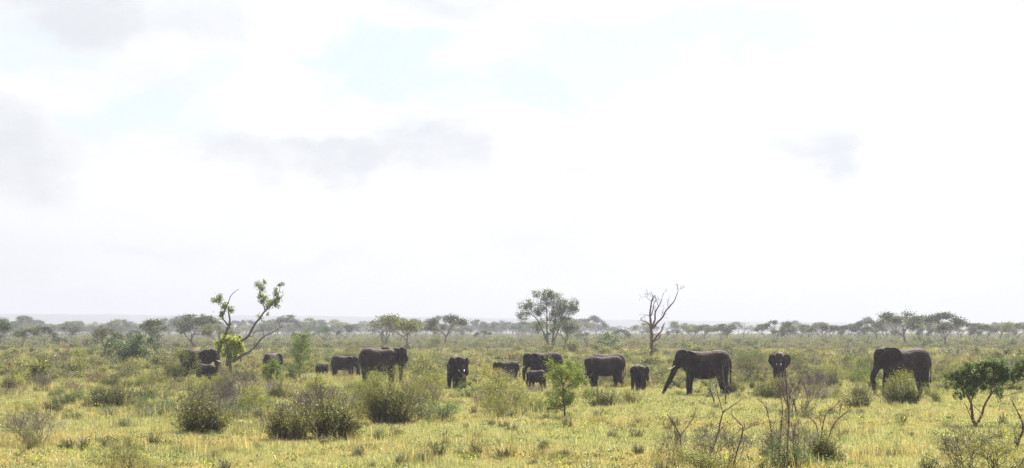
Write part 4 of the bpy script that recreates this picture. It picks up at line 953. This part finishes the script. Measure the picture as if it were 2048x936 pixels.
# bare thorny branches at the bottom right (drawn limb by limb)
def sticks(bx, by, limbs, label, seed, twigs=4, wood='redbark', name='bare_shrub'):
    limbs = [[(a, b, r*1.3) for a, b, r in li] for li in limbs]
    custom_tree(name, bx, by, limbs, [], label, wood, 'green', .05, seed, cat='bare shrub', twigs=twigs, depthf=.25, k=5)
sticks(1366, 932, [[(1366, 930, 1.3), (1362, 900, 1.2), (1358, 872, 1), (1345, 845, .8), (1332, 828, .5)], [(1358, 872, .8), (1372, 858, .7), (1385, 838, .5), (1392, 815, .4)], [(1366, 905, .7), (1340, 900, .5), (1322, 905, .4), (1333, 880, .3)], [(1358, 880, .6), (1350, 862, .4), (1352, 850, .3)]], 'low bare thorn stems curving apart, below the trunk of the tusked elephant', 41, 6)
sticks(1412, 935, [[(1410, 935, 1.6), (1425, 900, 1.3), (1436, 870, 1.1), (1446, 828, 1), (1462, 815, .8), (1486, 798, .5)], [(1446, 828, .7), (1440, 805, .6), (1432, 775, .5), (1440, 755, .4)], [(1425, 895, .8), (1412, 870, .7), (1400, 878, .5)], [(1436, 862, .6), (1455, 850, .4)], [(1420, 880, .5), (1425, 850, .3)]],
       'tall bare branching stem rising in front of the rear legs of the tusked elephant', 42, 6)
sticks(1465, 940, [[(1464, 940, 1.4), (1474, 905, 1.2), (1486, 860, 1), (1478, 845, .7), (1460, 828, .4)], [(1486, 862, .8), (1500, 855, .6), (1520, 850, .4)], [(1480, 885, .6), (1490, 882, .3)], [(1470, 900, .5), (1455, 880, .3)]], 'slanting bare stem with side twigs right of the tall branching one', 43, 18)
sticks(1570, 935, [[(1572, 935, 1.6), (1577, 880, 1.4), (1580, 830, 1.1), (1577, 790, .9), (1576, 740, .6), (1577, 715, .3)], [(1558, 935, 1.2), (1562, 870, 1), (1566, 820, .8), (1563, 790, .5)], [(1590, 930, 1), (1588, 880, .8), (1592, 850, .5)], [(1545, 930, .9), (1544, 870, .8), (1535, 820, .6), (1520, 800, .4)], [(1577, 800, .6), (1590, 780, .4), (1600, 760, .3)], [(1580, 930, .8), (1596, 890, .5), (1597, 860, .3)]],
       'tallest bare upright stems rising out of the dark green bush at the bottom', 44, 24)
sticks(1642, 895, [[(1643, 900, 1.1), (1644, 860, 1), (1652, 828, .8), (1670, 812, .5), (1680, 800, .3)], [(1640, 895, 1), (1632, 850, .8), (1618, 835, .6), (1604, 822, .4)], [(1652, 895, 1), (1662, 858, .9), (1678, 833, .7), (1698, 820, .4)], [(1678, 833, .6), (1685, 805, .4)], [(1644, 860, .5), (1640, 835, .3)]], 'forked bare stems fanning out right of the tallest upright stems', 45, 24)
sticks(2040, 905, [[(2030, 910, 3), (2035, 885, 2.6), (2045, 860, 2.2), (2040, 838, 1.4), (2028, 815, .8), (2020, 800, .5)], [(2035, 882, 1.2), (2028, 868, .6)], [(2045, 860, 1.6), (2056, 845, 1.2)]], 'dark crooked branch curving up at the right edge below the thorn tree', 46, 15, 'darkbark')
sticks(1900, 940, [[(1905, 945, 1.2), (1895, 905, 1), (1888, 885, .7), (1880, 870, .4)], [(1930, 945, 1.2), (1915, 890, .9), (1905, 860, .5)], [(1890, 945, .9), (1872, 925, .7), (1850, 915, .4)], [(1925, 925, .7), (1950, 905, .4)]], 'bare sticks poking up from the grass left of the big yellow-green bush', 47, 21, 'darkbark')
custom_tree('bare_shrub', 1428, 812, [[(1430, 814, 1.6), (1426, 795, 1.4), (1418, 778, 1), (1408, 765, .6), (1398, 752, .4)], [(1418, 778, .7), (1422, 765, .5), (1415, 750, .3)], [(1452, 812, 1.4), (1450, 780, 1.2), (1446, 755, 1), (1444, 735, .8), (1450, 722, .5), (1446, 718, .3)], [(1448, 765, .7), (1435, 750, .5), (1425, 742, .3)], [(1450, 775, .5), (1462, 767, .3)]],
            [(1412, 768, 10, 120), (1422, 780, 10, 160), (1428, 765, 10, 140), (1416, 790, 8, 120), (1440, 790, 9, 90)], 'gnarled pale-leaved shrub with a hooked bare stem against the belly of the tusked elephant', 'dead', 'greyleaf', .07, 51, cat='bare shrub', twigs=4, depthf=.2, k=5)

# ------------------------------------------------------------------ stuff: grass, weeds, distant scrub and woodland (scattered by geometry nodes)
def joined(parts, name, mats=None):
    """one mesh from a (stems, foliage) pair"""
    _, a, _, b = parts; V = []; F3 = []; F4 = []; M3 = []; M4 = []; n = 0
    for slot, m in enumerate((a, b)):
        if m is None: continue
        co = np.empty(len(m.vertices)*3, np.float32); m.vertices.foreach_get('co', co); V.append(co.reshape(-1, 3))
        lv = np.empty(len(m.loops), np.int32); m.loops.foreach_get('vertex_index', lv)
        tot = np.empty(len(m.polygons), np.int32); m.polygons.foreach_get('loop_total', tot); st_ = np.empty(len(m.polygons), np.int32); m.polygons.foreach_get('loop_start', st_)
        for kk, FF, MM in ((3, F3, M3), (4, F4, M4)):
            s_ = st_[tot == kk]
            if len(s_): FF.append(lv[s_[:, None]+np.arange(kk)]+n); MM.append(np.full(len(s_), slot))
        n += len(m.vertices)
    Fs = []; fm = []
    for FF, MM in ((F3, M3), (F4, M4)):
        if FF: Fs.append(np.concatenate(FF)); fm.append(np.concatenate(MM))
    return np_mesh(name, np.concatenate(V), Fs, [a.materials[0], b.materials[0]], np.concatenate(fm))
def scatter(name, label, cat, meshes, X, Y, scl, idx, rng, kind='stuff', zs=None):
    col = bpy.data.collections.new(name+'_plants')
    for i, m in enumerate(meshes):
        o = bpy.data.objects.new('%s_plant_%02d' % (name, i), m); col.objects.link(o)
    n = len(X); co = np.stack([X, Y, np.array([gz(a, b) for a, b in zip(X, Y)])], 1)
    me = bpy.data.meshes.new(name); me.vertices.add(n); me.vertices.foreach_set('co', co.astype(np.float32).ravel())
    for an, tp, val in (('rot', 'FLOAT_VECTOR', np.stack([rng.normal(0, .05, n), rng.normal(0, .05, n), rng.uniform(0, 2*PI, n)], 1)), ('scl', 'FLOAT_VECTOR', np.stack([scl, scl, scl*(rng.uniform(.75, 1.25, n) if zs is None else zs)], 1))):
        at = me.attributes.new(an, tp, 'POINT'); at.data.foreach_set('vector', val.astype(np.float32).ravel())
    at = me.attributes.new('idx', 'INT', 'POINT'); at.data.foreach_set('value', np.asarray(idx, np.int32))
    ng = bpy.data.node_groups.new(name+'_scatter', 'GeometryNodeTree')
    ng.interface.new_socket('Geometry', in_out='INPUT', socket_type='NodeSocketGeometry'); ng.interface.new_socket('Geometry', in_out='OUTPUT', socket_type='NodeSocketGeometry')
    a = ng.nodes.new('NodeGroupInput'); b = ng.nodes.new('NodeGroupOutput'); ip = ng.nodes.new('GeometryNodeInstanceOnPoints'); ci = ng.nodes.new('GeometryNodeCollectionInfo')
    ci.inputs['Collection'].default_value = col; ci.inputs['Separate Children'].default_value = True; ci.inputs['Reset Children'].default_value = True
    def na(nm, tp):
        q = ng.nodes.new('GeometryNodeInputNamedAttribute'); q.data_type = tp; q.inputs['Name'].default_value = nm; return q.outputs['Attribute']
    k = ng.links; k.new(a.outputs[0], ip.inputs['Points']); k.new(ci.outputs[0], ip.inputs['Instance']); ip.inputs['Pick Instance'].default_value = True
    k.new(na('idx', 'INT'), ip.inputs['Instance Index']); k.new(na('rot', 'FLOAT_VECTOR'), ip.inputs['Rotation']); k.new(na('scl', 'FLOAT_VECTOR'), ip.inputs['Scale'])
    k.new(ip.outputs[0], b.inputs[0])
    o = link(name, me); md = o.modifiers.new('scatter', 'NODES'); md.node_group = ng
    tag(o, label, cat, None, kind)
    return o
def wedge(n, d0, d1, rng, m=1.08, extra=2.0, power=1.0):
    """n points spread evenly over the visible ground between two distances (a little beyond both edges of view)"""
    y = np.sqrt(rng.uniform(d0**2, d1**2, n)) if power == 1 else d0*(d1/d0)**rng.uniform(0, 1, n)
    x = rng.uniform(-1, 1, n)*(y*.268*m+extra)
    return x, y
def fbm(X, Y, s, o=0.0): return np.array([noise.noise(Vector((a*s+o, b*s, o)))+.5*noise.noise(Vector((a*s*2.3, b*s*2.3, o+4))) for a, b in zip(X, Y)])

rng = np.random.default_rng(9)
def tuft_mesh(seed, n, h, sp, w, mat, lean=.45):
    r = np.random.default_rng(seed); g = Geo()
    B = np.stack([r.normal(0, sp, n), r.normal(0, sp, n), np.full(n, -.02)], 1)
    a = r.uniform(0, 2*PI, n); l = np.abs(r.normal(0, lean, n)); hh = h*r.uniform(.5, 1.15, n)
    T = B+np.stack([np.cos(a)*l*hh, np.sin(a)*l*hh, hh*np.sqrt(np.clip(1-l*l*.6, .15, 1))], 1)
    g.blades(B, T, w*r.uniform(.7, 1.4, n), r)
    return g.mesh('grass_tuft', [M[mat]])
gt = [tuft_mesh(i, 46, .17, .11, .011, 'grass') for i in range(4)]+[tuft_mesh(10+i, 40, .15, .11, .011, 'grassdry') for i in range(2)]+[tuft_mesh(20+i, 30, .30, .06, .009, 'grass', .3) for i in range(2)]
X, Y = wedge(105000, 46, 150, rng)
f1 = fbm(X, Y, .10); f2 = fbm(X, Y, .28, 7.0)
keep = rng.uniform(-1.5, .5, len(X)) < f2+.25; X, Y, f1, f2 = X[keep], Y[keep], f1[keep], f2[keep]
idx = rng.integers(0, 4, len(X)); dry = (f1+rng.normal(0, .3, len(X))) > .12; idx[dry] = rng.integers(4, 6, dry.sum()); tall = (rng.random(len(X)) < .10*np.clip(1+2*f2, 0, 3)) & ~dry; idx[tall] = rng.integers(6, 8, tall.sum())
scatter('grass', 'short yellow-green grass with straw patches over the open near ground', 'grass', gt, X, Y, rng.uniform(.7, 1.35, len(X))*np.interp(Y, [46, 150], [.9, 1.3]), idx, rng)
# forbs
def forb(seed, n, h, sp, ls, mat):
    r = np.random.default_rng(seed); g = Geo()
    C = np.stack([r.normal(0, sp, n), r.normal(0, sp, n), r.uniform(0, h, n)], 1); g.leaves(C, ls, r, ratio=.6)
    return g.mesh('weed_leaves', [M[mat]])
fw = [forb(1, 34, .16, .10, .05, 'green'), forb(2, 30, .2, .09, .045, 'greyleaf'), forb(3, 40, .14, .14, .05, 'olive'), forb(4, 26, .22, .08, .05, 'lime'), forb(5, 30, .2, .1, .045, 'rust')]
X, Y = wedge(22000, 46, 160, rng); f3 = fbm(X, Y, .22, 2.0); keep = f3+rng.normal(0, .25, len(X)) > .08; X, Y = X[keep], Y[keep]
scatter('weeds', 'small broad-leaved weeds growing through the short grass', 'weeds', fw, X, Y, rng.uniform(.7, 1.6, len(X)), rng.choice(5, len(X), p=[.26, .34, .26, .07, .07]), rng)
X, Y = wedge(4200, 48, 125, rng); f5 = fbm(X, Y, .12, 9.0); keep = f5+rng.normal(0, .3, len(X)) > .2; X, Y = X[keep], Y[keep]
ground_weeds = [joined(leafy_bush(310, .3, .4, 380, 'olive', .05, .06, 1, 'darkbark', 9), 'gw'), joined(leafy_bush(311, .28, .35, 380, 'greyleaf', .045, .06, 1, 'twig', 9), 'gw'), joined(broom_bush(312, .45, .35, 30, 9, 'yellow', .045), 'gw')]
scatter('ground_cover', 'patches of low leafy herbs breaking up the open grass', 'herbs', ground_weeds, X, Y, rng.uniform(.5, 1.3, len(X)), rng.choice(3, len(X), p=[.4, .3, .3]), rng)
sp = [(o_.location.x, o_.location.y, abs(o_.scale.x)) for o_ in bpy.data.objects if o_.type == 'EMPTY' and o_.get('category') in ('bush', 'shrub') and o_.location.y < 150]
sx_ = []; sy_ = []
for (bx_, by_, sc_) in sp:
    m_ = int(rng.integers(4, 12)*(1 if by_ > 95 else 2))
    sx_ += list(bx_+rng.normal(0, .75*sc_, m_)); sy_ += list(by_-np.abs(rng.normal(.35, .5, m_)))
st_m = [tuft_mesh(60+i, 12, .5, .09, .010, ('straw', 'grassdry')[i % 2], .28) for i in range(4)]
sx_ = np.array(sx_); sy_ = np.array(sy_)
scatter('tall_grass', 'thin pale seeding grass stems standing round the near bushes', 'grass', st_m, sx_, sy_, rng.uniform(.6, 1.3, len(sx_)), rng.integers(0, 4, len(sx_)), rng)
# rough taller grass and low scrub from the herd outwards
rg_ = [tuft_mesh(40+i, 70, .45, .28, .022, ('rough', 'rough', 'grass')[i % 3], .4) for i in range(4)]
low = [joined(leafy_bush(300, .8, .8, 900, 'lowsage', .10, .12, 2, 'twig', 8), 'low_olive'), joined(twiggy_bush(301, .8, .8, 420, 'rust', 12, .09, 2), 'low_twig'), joined(broom_bush(302, .9, .8, 60, 14, 'lowsage', .10), 'low_yellow'), joined(leafy_bush(303, .9, .8, 1000, 'olive', .10, .13, 2, 'darkbark', 8), 'low_green'),
       joined(twiggy_bush(304, .9, .8, 300, 'greyleaf', 14, .09, 2), 'low_grey')]
X, Y = wedge(22000, 118, 330, rng, power=2); keep = ~((Y < 132) & (rng.random(len(X)) < .6)); X, Y = X[keep], Y[keep]
scatter('rough_grass', 'rough knee-high grass growing among the scrub behind the herd', 'grass', rg_, X, Y, rng.uniform(.7, 1.3, len(X))*np.interp(Y, [118, 330], [.8, 1.5]), rng.integers(0, 4, len(X)), rng)
X, Y = wedge(11500, 112, 420, rng, power=2); f4 = fbm(X, Y, .03, 3.0); keep = f4+rng.normal(0, .4, len(X)) > np.interp(Y, [112, 135, 150], [.45, .1, -.35]); X, Y = X[keep], Y[keep]
cc = X/Y*F+1024; keep = ~((np.abs(cc-1680) < 60) & (Y < 150))
for a, b, vis, base in VIS: keep &= ~((cc > a-16) & (cc < b+16) & (Y < CAMH*F/(base-HOR)+1))
X, Y = X[keep], Y[keep]
scatter('scrub', 'low olive and mauve-brown scrub covering the plain behind the herd', 'scrub', low, X, Y, np.clip(rng.lognormal(-.5, .45, len(X)), .3, 1.7)*np.interp(Y, [126, 420], [.9, 1.5]), rng.choice(5, len(X), p=[.28, .22, .22, .12, .16]), rng)
X, Y = wedge(17000, 400, 1500, rng, power=2)
scatter('far_scrub', 'hazy low bushes far out on the plain', 'scrub', low, X, Y, rng.uniform(.7, 1.9, len(X)), rng.choice(5, len(X), p=[.34, .16, .2, .2, .1]), rng)
# far woodland
wood = [joined(P_TREE[i], 'far_tree') for i in (0, 1, 3, 5, 7)]
X, Y = wedge(2100, 640, 2700, rng, power=2)
col_ = X/Y*F+1024
dens = np.interp(Y, [620, 900, 1500], [.16, .5, 1])*np.interp(col_, [0, 1000, 1350, 2048], [1, .6, .2, .3]); keep = rng.random(len(X)) < dens
X, Y = X[keep], Y[keep]
scatter('woodland', 'far woodland fading into blue haze before the hills', 'woodland', wood, X, Y, rng.uniform(.7, 1.35, len(X))*1.15, rng.integers(0, 5, len(X)), rng)

# ------------------------------------------------------------------ haze: one closed box of pale air round the whole scene
def f_haze(t, out):
    v = t.nodes.new('ShaderNodeVolumePrincipled'); v.inputs['Color'].default_value = (.485, .497, .555, 1); v.inputs['Density'].default_value = .00038; v.inputs['Anisotropy'].default_value = .2
    t.links.new(v.outputs[0], out.inputs['Volume'])
hv = [(x, y, z) for x in (-4700, 4700) for y in (-1000, 8200) for z in (-14, 68)]
hf = np.array([[0, 1, 3, 2], [4, 6, 7, 5], [0, 4, 5, 1], [2, 3, 7, 6], [0, 2, 6, 4], [1, 5, 7, 3]])
hz_ = link('haze', np_mesh('haze', hv, [hf], [material('haze', f_haze)])); tag(hz_, 'pale blue haze over the plain', 'haze', None, 'stuff')
